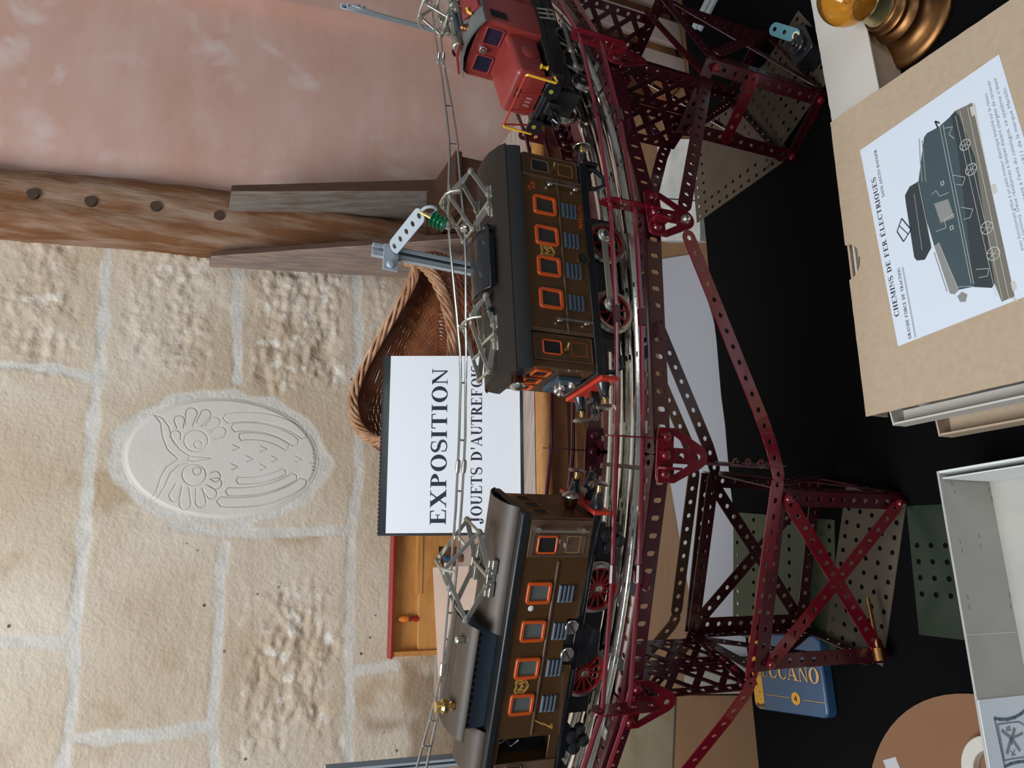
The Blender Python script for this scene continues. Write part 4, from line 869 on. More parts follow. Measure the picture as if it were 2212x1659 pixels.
# right end face
Eg = endf(F, 92, 1)
for x, c, w, h in ((-15, 77, 9, 13), (0, 77, 9, 13), (15, 77, 9, 13)): window(Eg, x, c, w, h, M['brown'], M['dark'], body, fr=1, th=.5)
mb = MB(); mb.box(F, -96, 95, -28.5, 28.5, 92, 98); r1 = mb.build('roof', M['roofblack'], t, bev=1.2)
for x0, x1 in ((8, 97), (-97, -62)):
    mb = MB(); sheetroof(mb, F, x0, x1, [(-23, 99), (-17, 104), (-9, 107), (0, 108), (9, 107), (17, 104), (23, 99)]); mb.build('roof_sheet', M['roofbrown'], r1, smooth=60)
mb = MB(); mb.box(F, -62, 8, -17, 17, 97, 116); sk = mb.build('skylight', M['slate'], r1, bev=.4)
mb = MB()
for i in range(14): mb.lathe(F(-59+i*5.0, -16.8, 110.5), -F.Y, [(1.7, 0), (1.7, .35)], 12)
mb.build('vent_holes', M['dark'], sk)
mb = MB(); sheetroof(mb, F, -67, 13, [(-24, 115), (-18, 118.5), (-10, 121), (0, 122), (10, 121), (18, 118.5), (24, 115)], .8); mb.build('skylight_hood', M['roofbrown'], sk, smooth=60)
mb = MB(); mb.lathe(F(-47, -12, 120), UP, [(3, 0), (3, 2), (1.8, 3), (4.6, 5), (4.8, 8), (3, 10), (4, 11), (3.6, 13)], 18); mb.build('terminal_knob', M['brass'], sk)
mb = MB(); mb.lathe(F(1, -13, 120), UP, [(2.6, 0), (2.6, 5), (2, 5.6)], 16); mb.build('terminal_post', M['steel'], sk)
pantograph(F, 45, 105, 5.5, 31, 15, 33, 0, t, skew=4, hw=15)
mb = MB(); mb.box(F, -93, 94, -25, 25, 30, 36); mb.box(F, -93, -18, -26.5, -25, 33, 37); mb.box(F, 22, 94, -26.5, -25, 33, 37); ch = mb.build('chassis', M['black'], t, bev=.6)
mb = MB(); mb.prism(S0, [(-12, 41), (-10, 47), (18, 48), (21, 40), (16, 30), (8, 15), (-10, 14), (-20, 30)], 20, 24.5); mb.build('side_plate', M['black'], ch, bev=.4)
for a, c in ((14, 41.5), (-6, 41.5)):
    mb = MB(); mb.lathe(S(a, c, -1.5), S.Z, [(5.2, 0), (5.2, 2.2), (4.6, 2.7)], 20); q = mb.build('slotted_screw', M['steel'], ch)
    mb = MB(); g = math.radians(35); Sx = Fr(S(a, c, 1.1), F.X*math.cos(g)+UP*math.sin(g), -F.X*math.sin(g)+UP*math.cos(g)); mb.box(Sx, -4.6, 4.6, -.5, .5, 0, .18); mb.build('slot', M['dark'], q)
for a in (37, -27): 
    for b in (-15.5, 15.5): wheel(F, a, b, 17.8, 14, t)
springbox(F, 75, -23, 19, ch); springbox(F, -75, -23, 21, ch)
mb = MB(); mb.box(F, -60, 60, -12, 12, 8, 30); mb.build('motor', M['blackmatte'], ch)
mb = MB(); mb.box(F, 94, 97, -27, 27, 24, 38); bb = mb.build('buffer_beam', M['buffer_red'], t, bev=.5)
buffer(F, 97, -17, 31, 1, bb); buffer(F, 97, 17, 31, 1, bb); coupling(F, 97, 29, 1, bb); lamp(F, 92, -6, 47, 1, 5.5, body)
mb = MB(); mb.box(F, -98, -94, -27, 27, 24, 38); bb = mb.build('buffer_beam', M['black'], t, bev=.5); buffer(F, -98, -17, 31, -1, bb); buffer(F, -98, 17, 31, -1, bb)
# ---- middle locomotive
F = trackframe(17.9, 20.6)
t = thing('toy_locomotive', 'middle brown toy electric locomotive with two diamond collectors and a coupling rod', 'toy locomotive', F(0, 0, 0), 'toy locomotives on the viaduct')
S = sidef(F, 27); S0 = Fr(F(0, 0, 0), F.X, UP, -F.Y)
mb = MB(); mb.box(F, -57, 67, -27, 27, 41, 91); mb.box(F, -82, -56.9, -25, 25, 41, 91); mb.box(F, 66.9, 85.5, -25, 25, 41, 91); body = mb.build('body', M['brown'], t, bev=.6)
for a in (42, 17.2, -7.2, -32):
    window(S, a, 73, 15.5, 18.5, M['orange'], mat('smoky_pane', (.035, .035, .032), .15) if a > 40 else bpy.data.materials['smoky_pane'], body); louvre(S, a-.5, 53.5, 12.5, 13, 4, body)
mb = MB(); mb.box(S, -57, 67, 60.6, 62.0, 0, .9); mb.build('belt_moulding', M['brownworn'], body, bev=.3)
for x0 in (-57, 64.5):
    mb = MB(); mb.box(S, x0, x0+2.5, 41, 91, 0, .7); mb.build('corner_strip', M['brownworn'], body)
handrail(S, 60, 44, 72, body); handrail(S, -48, 44, 72, body)
SE = sidef(F, 25)
for s, a in ((1, 76.2), (-1, -67.5)):
    d = MB().box(SE, a-9.5, a+9.5, 43, 88, 0, .8).build('door', M['brown'], body, bev=.4)
    window(SE.at(0, 0, .8), a, 74, 11, 15, M['orange'] if s < 0 else M['brownworn'], M['dark'], d, fr=1.3, th=1); panel_line(SE.at(0, 0, .85), a-4.5, 47, a+5.5, 59, d, 'goldline' if s > 0 else 'orange')
    mb = MB(); mb.lathe(SE(a-1.5, 64.5, .8), SE.Z, [(1.2, 0), (1.2, 2), (1.8, 2.4), (1.8, 4)], 10); mb.tube([SE(a-1.5, 64.5, 4), SE(a+3, 63, 4.5)], .8, 8); mb.build('door_handle', M['brass'], d)
    mb = MB(); mb.ring(SE.at(0, 0, .8), rrect(a-9.5, 43, a+9.5, 88, 2), rrect(a-8.7, 43.8, a+8.7, 87.2, 1.5), 0, .5); mb.build('door_moulding', M['brownworn'], d)
shield(S, 5.2, 73, 11.5, body)
polyline(S, [(53, 83.5), (56.5, 85.5), (55.5, 80), (60.5, 81.5)], .6, M['orange'], body, 'lightning_flash'); polyline(S, [(58.5, 79.4), (60.8, 81.6), (58.2, 83.2)], .6, M['orange'], body, 'lightning_flash')
mb = MB(); fonttext(mb, S, 'MÄRKLIN', 28.5, 42.6, 3.6, z=.2, width=19.5, bold=.01); mb.build('lettering', M['orange'], body)
mb = MB(); mb.lathe(S(4, 44.5, -.3), S.Z, [(4.4, 0), (4.4, .55)], 22); q = mb.build('winding_hole', M['dark'], body); mb = MB(); mb.ring(S.at(4, 44.5, 0), circ(4.9, 22), circ(4.3, 22), 0, .8); mb.build('rim', M['brass'], q)
mb = MB(); rp = [(-29, 90.5), (-28.6, 94), (-26.5, 101), (-22, 103.4), (-12, 107.5), (0, 108.5), (12, 107.5), (22, 104), (26.5, 101), (28.6, 94), (29, 90.5)]
mb.sweep([0, 1], lambda k: [F((-85, 88)[k], b, c) for b, c in rp]); r1 = mb.build('roof', M['roofblack'], t, smooth=25, bev=.3)
mb = MB(); mb.sweep([0, 1], lambda k: [F((-86, 89)[k], b, c+.7) for b, c in [(-26.6, 101), (-22, 104.1), (-12, 107.6), (0, 108.6), (12, 107.6), (22, 104.1), (26.6, 101)]]+[F((-86, 89)[k], b, c-.2) for b, c in [(26.6, 101), (22, 104.1), (12, 107.6), (0, 108.6), (-12, 107.6), (-22, 104.1), (-26.6, 101)]]); mb.build('roof_sheet', mat('roof_dark_brown', (.02, .015, .012), .45, spec=.3), r1, smooth=40)
mb = MB(); mb.box(F, -20, 19, -13, 13, 107, 114); sheetroof(mb, F, -24, 23, [(-17, 113.5), (-9, 117.5), (0, 118.5), (9, 117.5), (17, 113.5)], 1); mb.build('roof_hatch', M['black'], r1, bev=.4)
for x0, k in ((27, 1), (-38, .85)):
    mb = MB(); mb.lathe(F(x0, -8, 106), UP, [(5.5*k, 0), (5.5*k, 2), (3*k, 3), (4*k, 6), (2*k, 8)], 16); mb.build('roof_terminal', M['black'], r1)
pantograph(F, 48, 105, 5.5, 24, 17, 33, 0, t, skew=2)
pantograph(F, -55, 105, 5.5, 28, 9, 20, 0, t, skew=9)
mb = MB(); mb.box(F, -84, 87, -26.5, 26.5, 34, 41); ch = mb.build('chassis', M['black'], t, bev=.7)
mb = MB(); mb.box(F, -50, 50, -12, 12, 9, 34); mb.build('motor', M['blackmatte'], ch)
for a in (28.5, -28.5):
    for b in (-15.5, 15.5): wheel(F, a, b, 15.6, 8, t)
mb = MB(); SR = sidef(F, 23); mb.box(SR, -27, 30, 20.5, 25.5, 0, 1.2)
for a in (29, -27.5): mb.lathe(SR(a, 23, -.5), SR.Z, [(5.6, 0), (5.6, 2.2), (4.6, 3)], 22)
rod = mb.build('coupling_rod', M['panto'], t, bev=.3)
for a in (29, -27.5):
    mb = MB(); mb.lathe(SR(a, 23, 2.2), SR.Z, [(3.6, 0), (3.6, 1), (2.6, 1.8)], 18); q = mb.build('slotted_screw', M['steel'], rod); mb = MB(); mb.box(SR.at(a, 23, 4.05), -2.8, 2.8, -.3, .3, 0, .1); mb.build('slot', M['dark'], q)
for a in (76, -72):
    mb = MB(); mb.tube([SR(a+8, 34, -1), SR(a+9, 26, 1), SR(a+3, 19, 1.5), SR(a-4, 19, 1.5), SR(a-8, 26, 1), SR(a-8, 34, -1)], 1.8, 8); mb.box(SR, a-9, a+10, 30, 34, -3, 1.5); mb.build('step_bracket', M['black'], ch)
Eg = endf(F, -82, -1)
for x in (-14.5, 0, 14.5): window(Eg, x, 78, 11.5, 13.5, M['orange'], M['dark'], body, fr=1.7, th=1.6)
mb = MB(); mb.box(Eg, -13, 13, 46, 64, 0, 4); pn = mb.build('terminal_panel', M['slate'], body, bev=.5)
for x, c in ((9, 52), (3, 57), (-4, 57), (-9, 52)):
    mb = MB(); mb.lathe(Eg(x, c, 4), Eg.Z, [(2.4, 0), (2.4, 2.2), (1.6, 3.4), (.3, 4)], 14); mb.build('terminal_screw', M['steel'], pn)
mb = MB(); mb.box(Eg, .6, 1.6, 48, 63, 4, 4.2); mb.build('red_line', M['buffer_red'], pn)
lamp(F, -82, -8, 93, -1, 5, body)
mb = MB(); mb.box(F, -87, -84, -27, 27, 24, 38); bb = mb.build('buffer_beam', M['buffer_red'], t, bev=.5)
buffer(F, -87, -17, 31, -1, bb); buffer(F, -87, 17, 31, -1, bb); coupling(F, -87, 29, -1, bb)
mb = MB(); mb.box(F, 87, 90, -27, 27, 24, 38); bb = mb.build('buffer_beam', M['black'], t, bev=.5); buffer(F, 92, -17, 31, 1, bb); buffer(F, 92, 17, 31, 1, bb); coupling(F, 92, 29, 1, bb)
# ---- red locomotive at the far right
F = trackframe(35.7)
t = thing('toy_locomotive', 'red toy electric locomotive at the far right with a low front bonnet and yellow railings', 'toy locomotive', F(0, 0, 0), 'toy locomotives on the viaduct')
mb = MB(); hp = rrect(-21, 47, 21, 73.5, 4.5, 5); hp = [(x, y) for x, y in hp]
st = [0, 1.5, 4, 60]; sc = [.90, .97, 1, 1]
mb.sweep(st, lambda i: [F(st[i], x*sc[i], 47+(y-47)*(sc[i]))+UP*(0.07*st[i]*(1 if y > 60 else 0)) for x, y in hp]); hood = mb.build('bonnet', M['redloco'], t, smooth=50)
SH = sidef(F, 21)
mb = MB()
for a in (10, 24, 38): mb.prism(SH, rrect(a-4.5, 51, a+4.5, 60, 1), 0, .25)
mb.build('side_grilles', mat('bonnet_grille', (.17, .03, .03), .6), hood)
mb = MB(); mb.lathe(SH(29, 58, 0), SH.Z, [(8, 0), (8, 1.0), (6.5, 1.6)], 20); mb.build('round_cover', M['redloco'], hood)
mb = MB(); Ef = endf(F, -.1, -1)
for x in (-9.5, -6, -2.5): mb.box(Ef, x-1, x+1, 52, 57, -1, .4)
mb.build('front_vents', mat('vent_pale', (.45, .16, .15), .5), hood)
mb = MB(); mb.box(Ef, -4.5, 4.5, 64.5, 68.5, -1, .45); pl = mb.build('number_plate', M['blackmatte'], hood); mb = MB(); fonttext(mb, Ef, '14061', -4, 65.2, 2.7, z=.6, width=8, bold=.02); mb.build('lettering', M['goldline'], pl)
mb = MB(); mb.prism(Fr(F(50, 0, 0), F.Y, UP, F.X), [(-27, 45), (27, 45), (27, 96), (24, 101), (-24, 101), (-27, 96)], 0, 44); cab = mb.build('cab', M['redloco'], t, bev=1.5)
mb = MB(); mb.prism(Fr(F(94, 0, 0), F.Y, UP, F.X), [(-25, 45), (25, 45), (25, 94), (22, 98), (-22, 98), (-25, 94)], 0, 70); mb.build('machine_room', M['redloco'], t, bev=2)
Ec = endf(F, 50, -1)
for x in (-12.5, 14): window(Ec, x, 86, 17, 17, M['redloco'], mat('dark_blue_pane', (.01, .012, .035), .08, spec=.8) if x < 0 else bpy.data.materials['dark_blue_pane'], cab, fr=1.6, th=1.2)
mb = MB(); mb.lathe(Ec(1, 91, 0), Ec.Z, [(3.4, 0), (3.4, 2), (2.6, 2.4), (2.6, 5), (2, 6)], 16); mb.build('lamp', M['steel'], cab)
SC_ = sidef(F, 27); window(SC_, 62, 84, 13, 17, M['redloco'], M['dark'], cab, fr=1.0, th=.6)
S3 = sidef(F, 25); mb = MB(); mb.prism(S3, rrect(99, 74, 107, 90, 1), 0, .3); mb.build('side_grille', mat('grey_grille', (.2, .15, .14), .6), cab)
mb = MB(); mb.ring(S3, rrect(100, 52, 106, 72, 2), rrect(101, 53, 105, 71, 1.4), 0, .6); mb.build('inspection_cover', M['redloco'], cab)
mb = MB(); sheetroof(mb, F, 46, 170, [(-28.5, 99.5), (-20, 104), (-10, 107), (0, 108), (10, 107), (20, 104), (28.5, 99.5)], 2.0); rf = mb.build('roof', M['greygreen'], t, smooth=60)
mb = MB(); mb.prism(Fr(F(47, 0, 0), F.Y, UP, F.X), [(27, 102), (12, 108.5), (0, 110.5), (-2, 110.5), (-2, 113), (10, 112), (26, 105)], 0, 1.4); mb.build('roof_edge', M['redloco'], rf, bev=.3)
mb = MB(); mb.prism(Fr(F(66, 0, 0), F.Y, UP, F.X), [(-28, 100), (-12, 108.5), (-12, 111), (-28, 103)], 0, 30); mb.build('roof_edge', M['redloco'], rf, bev=.3)
for k in (0, 1, 2):
    mb = MB(); mb.tube([F(62, 6-k*5, 113), F(92, 6-k*5, 113)], 1.9, 10); mb.build('resistor_bar', M['steel'] if k < 2 else M['slate'], rf)
for a, b in ((60, 9), (60, -9), (94, 9), (94, -9), (52, 4)):
    mb = MB(); mb.lathe(F(a, b, 106), UP, [(3.4, 0), (2.4, 2), (3.2, 3), (2.4, 4), (3.2, 5), (1.6, 7)], 12); mb.build('insulator', M['oldbrass'], rf)
mb = MB(); mb.lathe(F(52, 4, 112), -F.X, [(4, -9), (4.3, 2), (3.4, 3), (3.4, 3.6), (1.5, 3.8)], 16); mb.build('roof_lamp', M['panto'], rf)
mb = MB(); mb.tube([F(64, -20, 106), F(66, -20, 109), F(71, -20, 109.5)], 1.2, 8); mb.build('whistle', M['yellow'], rf)
pantograph(F, 92, 113, 6, 22, 10, 27, 0, t, skew=-6, bow=14)
for q in t.children:
    pass
mb = MB(); mb.box(F, -10, 150, -24, 24, 40, 45.5); mb.box(F, -6, 150, -21, -19, 24, 40); mb.box(F, -6, 150, 19, 21, 24, 40); ch = mb.build('chassis', M['black'], t, bev=.6)
mb = MB(); mb.box(F, 0, 150, -12, 12, 12, 40); mb.build('motor', M['blackmatte'], ch)
for a in (14, 44, 78): 
    for b in (-17, 17): wheel(F, a, b, 11.5 if a > 20 else 9, 10, t, 'blackmatte')
SR = sidef(F, 24); mb = MB(); mb.box(SR, 22, 88, 16, 19.5, 0, 1.2)
for a in (22, 44, 88): mb.lathe(SR(a, 17.7, -.4), SR.Z, [(3.4, 0), (3.4, 2), (2.2, 2.6)], 16)
mb.build('side_rod', M['panto'], t, bev=.2)
mb = MB()
for c in (26, 32): mb.box(SR, 84, 98, c, c+1.4, 1, 3)
for a in (84, 91, 98): mb.tube([SR(a, 41, 0), SR(a, 26, 2.5)], .9, 8)
mb.build('cab_steps', M['panto'], ch)
mb = MB(); mb.lathe(SH(9, 47, 2), UP, [(2.2, 0), (1.3, 1), (1.3, 4), (2.4, 6)], 12); mb.build('filler_cap', M['yellow'], ch)
mb = MB(); mb.box(F, -6, -2, -28, 28, 36, 47); mb.box(F, -12, -6, -6, 6, 30, 42); bb = mb.build('buffer_beam', M['blackmatte'], t, bev=.8)
for b in (-18, 18):
    mb = MB(); mb.lathe(F(-6, b, 44), -F.X, [(5, 0), (4.4, 4), (4, 7)], 16); mb.prism(Fr(F(-13, b, 45), F.Y, UP, -F.X), rrect(-6.5, -6, 6.5, 7, 3), 0, 2.2); q = mb.build('buffer', M['black'], bb, bev=.4); mb = MB(); mb.lathe(F(-15.2, b, 46), -F.X, [(2, 0), (1.8, .5)], 14); mb.build('dot', mat('olive_dot', (.3, .27, .05), .5) if b < 0 else bpy.data.materials['olive_dot'], q)
coupling(F, -12, 36, -1, bb)
for s in (-1, 1):
    mb = MB(); b = s*26; mb.tube([F(-4, b, 45), F(-12, b, 43.5), F(-14, b, 45), F(-13, b, 70), F(-12.5, b-s*1.5, 71)], 1.05, 8); mb.build('railing', M['yellow'], bb)
mb = MB(); mb.tube([F(-12.5, -24.5, 71), F(-12.5, 24.5, 71)], .9, 8)
for b in (-24, -8, 9, 24): mb.tube([F(-12.5, b, 71), F(-5, b, 46)], .8, 8)
mb.build('railing', M['buffer_red'], bb)
# ------------------------------------------------------------------ overhead line: masts and catenary
def mast(px_top, px_low, arm_end, label, arm=True, yy=None, k=1.0):
    Rm = 519.0; Lw = atcyl(px_low[0], px_low[1], Rm) if yy is None else aty(px_low[0], px_low[1], yy); Tp = None
    # find the height at which the mast, leaning slightly, meets the upper spot
    d = ray(*px_top); r = nrm(vec(Lw[0], Lw[1], 0)-CEN); n = r; Tp = d*(np.dot(Lw, n)/np.dot(d, n))
    ax = nrm(Tp-Lw); foot = Lw+ax*((DECK-Lw[2])/ax[2]); tg = nrm(np.cross(ax, r)); F = Fr(foot, tg, nrm(np.cross(ax, tg)), ax); H = float(np.linalg.norm(Tp-foot))
    ro = r if np.dot(F.Y, r) > 0 else -r
    if np.dot(F.Y, r) < 0: F = Fr(foot, -tg, -F.Y, ax)
    t = thing('overhead_mast', label, 'catenary mast', foot, 'grey masts of the toy overhead line')
    mb = MB(); mb.box(F, -5.2*k, 5.2*k, -.5, .5, 0, H); mb.box(F, -5.2*k, -4.2*k, 0, 4.4, 0, H); mb.box(F, 4.2*k, 5.2*k, 0, 4.4, 0, H); mb.box(F, -5.2*k, -1.4*k, 3.6, 4.4, 0, H); mb.box(F, 1.4*k, 5.2*k, 3.6, 4.4, 0, H)
    p = mb.build('post', M['grey'], t, bev=.25)
    mb = MB(); mb.box(F, -8, 8, -6, 6, -.2, 1.2); mb.build('foot_plate', M['grey'], t)
    if not arm: return t, F, H
    B = F(0, 0, H-13); E = atcyl(arm_end[0], arm_end[1], 577); d = nrm(E-B); v = nrm(np.cross(d, F.X)); mb = MB(); ln = float(np.linalg.norm(E-B)); k = max(3, round(ln/12.7))
    strip(mb, [B+d*6, E], np.cross(nrm(B), d)+.5*F.X, w=11.5, n=k); a = mb.build('arm', M['grey'], t, smooth=30)
    mb = MB(); mb.box(F, -5, 17, 4.2, 5.6, H-20, H-8); mb.lathe(F(12, 5.6, H-14), F.Y, [(3.6, 0), (2.6, 2), (1, 2.4)], 14); mb.build('bracket', M['grey'], a, bev=.3)
    for z in (H-20, H-11):
        mb = MB(); mb.lathe(F(5.2, 2.2, z), F.X, [(2.6, 0), (2.4, 1.4), (1, 2)], 12); mb.build('rivet', M['steel'], p)
    return t, F, H, E, d
WR = TR
def wp(px, py): return atcyl(px, py, WR)
m1 = mast((803, 541), (1050, 590), (912, 458), 'grey overhead mast with a perforated arm and green insulator behind the middle locomotive')
m0 = mast((700, 1662), (1058, 1630), None, 'tall grey overhead mast at the far left edge behind the left locomotive', arm=False)
m2 = mast((742, 18), (955, 74), None, 'pale grey overhead mast against the pink wall at the far right', arm=False, yy=835, k=1.4)
_, Fm, Hm = m2; mb = MB(); mb.prism(Fr(Fm(0, 4.4, Hm-12), Fm.X, Fm.Z, Fm.Y), rrect(-4, -8, 22, 8, 3), 0, 1.2); ar = mb.build('bracket', M['grey'], m2[0], bev=.3)
for x in (6, 16):
    mb = MB(); mb.lathe(Fm(x, 5.6, Hm-12), Fm.Y, [(3.2, 0), (2.6, 1.6), (1, 2)], 12); mb.build('rivet', M['grey'], ar)
# insulator hung from the arm of the middle mast
E_ = m1[3]; P1 = wp(969, 490); P0 = E_+UP*1.5
hang = MB(); q = nrm(P1-P0); mb = MB(); mb.tube([P0, P0+(P1-P0)*.42], 1.5, 10); rodb = mb.build('hanger_rod', M['brass'], m1[0])
mb = MB(); o = P0+(P1-P0)*.4; L_ = float(np.linalg.norm(P1-P0))*.52; prof = [(2, 0)]
for k in range(4): prof += [(2.6, L_*(k+.15)/4), (6.4-.3*k, L_*(k+.45)/4), (6.2-.3*k, L_*(k+.55)/4), (2.6, L_*(k+.85)/4)]
prof += [(2, L_)]; mb.lathe(o, q, prof, 20); mb.build('insulator', M['green_glass'], m1[0])
mb = MB(); rg = nrm(np.cross(m1[4], UP)); c = E_+m1[4]*3; mb.tube([c+m1[4]*5*math.cos(2*math.pi*i/16)+UP*(5*math.sin(2*math.pi*i/16)-4) for i in range(16)], 1.2, 8, closed=True); mb.build('hook', M['grey'], m1[0])
# wires: two runs joined by small ties, spans between the joints
UPW = [(900, 1659), (939, 1516), (956, 1441), (964, 1347), (975, 1225), (984, 1103), (989, 1010), (992, 940), (995, 825), (994, 763), (988, 695), (975, 560), (967, 478), (971, 346), (970, 300), (962, 230), (953, 160), (947, 124), (938, 60), (928, -30)]
LOW = [(921, 1659), (946, 1540), (958, 1447), (975, 1347), (987, 1225), (997, 1090), (1002, 1010), (1005, 940), (1006, 825), (1007, 763), (1006, 700), (1006, 571), (1003, 487), (993, 375), (987, 300), (976, 230), (963, 160), (957, 127), (950, 60), (944, -30)]
t = thing('catenary', 'pale metal ladder-like overhead wire strung along the whole track', 'overhead wire', wp(1000, 1000))
for nm, L in (('messenger_wire', UPW), ('contact_wire', LOW)):
    mb = MB(); mb.tube([wp(*p) for p in L], .95, 8); mb.build(nm, M['steel'], t)
def onw(L, y):
    ys = [p[1] for p in L][::-1]; xs = [p[0] for p in L][::-1]; return wp(float(np.interp(y, ys, xs)), y)
for y in (1610, 1555, 1380, 1323, 1155, 1060, 950, 826, 705, 576, 415, 310, 228, 62, 20):
    a, b = onw(UPW, y), onw(LOW, y+2); mb = MB(); mb.tube([a, b], .7, 6); mb.build('tie', M['steel'], t)
for y in (1446, 1008, 125):
    for L in (UPW, LOW):
        p = onw(L, y); mb = MB(); mb.lathe(p-UP*0, vec(1, 0, 0), [(.5, -5), (1.6, -4), (1.9, 0), (1.6, 4), (.5, 5)], 12); mb.build('joint_sleeve', M['steel'], t)
a, b = onw(UPW, 487), onw(LOW, 493); mb = MB(); mb.tube([a, b], 1.2, 8); mb.lathe(a, UP, [(.5, -3), (2.8, -2), (3.3, 0), (2.8, 2), (.5, 3)], 14); mb.lathe(b, UP, [(.5, -3.4), (3, -2), (3.8, 0), (3, 2), (.5, 3.4)], 14); mb.build('wire_clamp', M['steel'], t)
# ------------------------------------------------------------------ the black-clothed table and what lies on it
t = thing('table', 'display table hidden under the black cloth, in front of the bench', 'table', TF(150, -380, FLOORZ-TZ))
mb = MB(); mb.box(TF, -620, 1250, -790, -6, -28, -4); mb.build('table_top', M['wood'], t, bev=1)
for a in (-580, 1210):
    for b in (-750, -46):
        mb = MB(); mb.box(TF, a-25, a+25, b-25, b+25, FLOORZ-TZ, -28); mb.build('leg', M['wood'], t)
mb = MB(); n = 60; rows = []
prof = [(0, -170), (1.5, -60), (.5, -6), (-3, -.6), (-8, 0), (-200, 0), (-400, 0), (-600, 0), (-796, 0), (-799, -3), (-800, -170)]
for i in range(n+1):
    a = -640+1910*i/n; rows.append([TF(a, b+(4*noise.noise((a*.012, z*.02, 0)) if z < -5 else 1.6*noise.noise((a*.02, b*.01, 4)) if b > -10 else 0), z) for b, z in prof]+[TF(a, b, z) for b, z in [(-798, -170), (-797, -4), (-4, -4), (-2, -170)]])
mb.sweep(rows, lambda i: rows[i]); o = mb.build('tablecloth', M['cloth'], base=TF(300, -400, 0), smooth=50); tag(o, 'plain black cloth covering the display table under the viaduct', 'tablecloth')
# ---- perforated plates lying on the cloth
def plate(label, c, ang, nx, ny, z, m, keep=lambda i, j: True, cat='metal plate', edge=True):
    a = math.radians(ang); F = Fr(vec(c[0], c[1], z), vec(math.cos(a), math.sin(a), 0), vec(-math.sin(a), math.cos(a), 0), UP); q = 12.7; mb = MB()
    fn = lambda s, t_, h: F(s, t_, h)
    for i in range(nx):
        for j in range(ny):
            s0, t0 = (i-nx/2)*q, (j-ny/2)*q
            if keep(i, j): mb.cellmap(fn, s0, s0+q, t0, t0+q, 2.15, 0, thick=1.0)
            else: mb.box(F, s0, s0+q, t0, t0+q, 0, 1.0)
    return tag(mb.build('perforated_plate', m, base=F.o, smooth=30), label, cat, 'perforated plates lying on the cloth')
plate('beige perforated metal plate lying under the near pier', (-134, 490), -3, 11, 5, TZ+.3, M['beige'])
plate('green perforated metal plate lying behind the beige one under the near pier', (-168, 588), 8, 10, 11, TZ+.2, M['green'], lambda i, j: j % 2 == 0)
plate('dark green perforated plate between the near pier and the grey tray', (-113, 418), 13, 8, 4, TZ+.2, mat('dark_green_plate', (.012, .022, .014), .25), lambda i, j: 1 < i < 6)
plate('large beige perforated plate lying under the far right pier', (300, 728), 16.5, 10, 12, TZ+.2, M['beige'], lambda i, j: (i in (0, 1, 8, 9) or j in (0, 1, 10, 11)))
plate('smaller beige perforated plate lying on the large one within the far right pier', (338, 652), 42, 8, 10, TZ+1.5, M['beige'])
# ---- blue and yellow tin of the construction set
F0 = [atz(x, y, TZ+13) for x, y in ((1631, 1531), (1790, 1554), (1640, 1369))]; MX = F0[1]-F0[0]; MY = F0[2]-F0[0]; F = Fr(F0[0], MX, MY, UP); w, h = float(np.linalg.norm(MX)), float(MY@F.Y); sx = float(MY@F.X)
t = thing('tin_box', 'flat blue tin box with a yellow band and lettering, left of the near pier', 'tin box', F(w/2, h/2, -13))
mb = MB(); mb.prism(F, rrect(0, 0, w, h, 7, 6), -12.8, -.2); bx = mb.build('box', M['blue'], t, bev=2)
yb = w*.155
mb = MB(); mb.prism(F, [(yb, h-1.6)]+[p for p in rrect(1.6, 1.6, yb*2, h-1.6, 6, 6) if p[0] < yb*.9]+[(yb, 1.6)], -.1, .1); mb.build('yellow_band', M['tinyellow'], bx)
wear = MB(); rnd = random.Random(3)
for _ in range(20):
    x, y = rnd.uniform(3, yb-2), rnd.uniform(3, h-4); r = rnd.uniform(.3, 1.0); wear.prism(F, [(x+r*rnd.uniform(.6, 1.2)*math.cos(k*1.05), y+r*rnd.uniform(.6, 1.6)*math.sin(k*1.05)) for k in range(6)], .1, .16)
wear.prism(F, [(3, 2.2), (yb, 2.0), (yb, 6.5), (yb*.6, 5), (4, 6.5)], .1, .16); wear.build('rust', mat('tin_rust', (.1, .05, .025), .8), bx)
q = F.at(0, 0, .1)
def mt(px, py): return onpl(q, px, py)
a0, b0 = mt(1627, 1458); a1, b1 = mt(1773, 1478); ang = math.atan2(b1-b0, a1-a0); G = Fr(F(a0, b0, .2), F.X*math.cos(ang)+F.Y*math.sin(ang), F.Y*math.cos(ang)-F.X*math.sin(ang), UP)
Lw = math.hypot(a1-a0, b1-b0); hh = mt(1700, 1436)[1]-mt(1700, 1468)[1]
lettering(G, 'ME', 0, 0, Lw*.25, hh).build('lettering', mat('dark_gold_letter', (.3, .17, .06), .5), bx)
lettering(G, 'CCANO', Lw*.26, 0, Lw, hh).build('lettering', mat('pale_gold_letter', (.66, .36, .1), .5), bx)
for (p, r_) in (((1655, 1500), (1706, 1507)), ((1736, 1512), (1784, 1519)), ((1650, 1400), (1770, 1410))):
    polyline(q, [mt(*p), mt(*r_)], .45, M['goldline'], bx, 'gilt_line')
c = mt(1719, 1509); mb = MB(); mb.prism(q, circ(5.6, 28, c[0], c[1]), 0, .12); d = mb.build('number_disc', M['tinyellow'], bx)
mb = MB(); fonttext(mb, q, '4', c[0]-2.1, c[1]-2.7, 5.4, z=.2, bold=.03); mb.build('number', M['ink'], d)
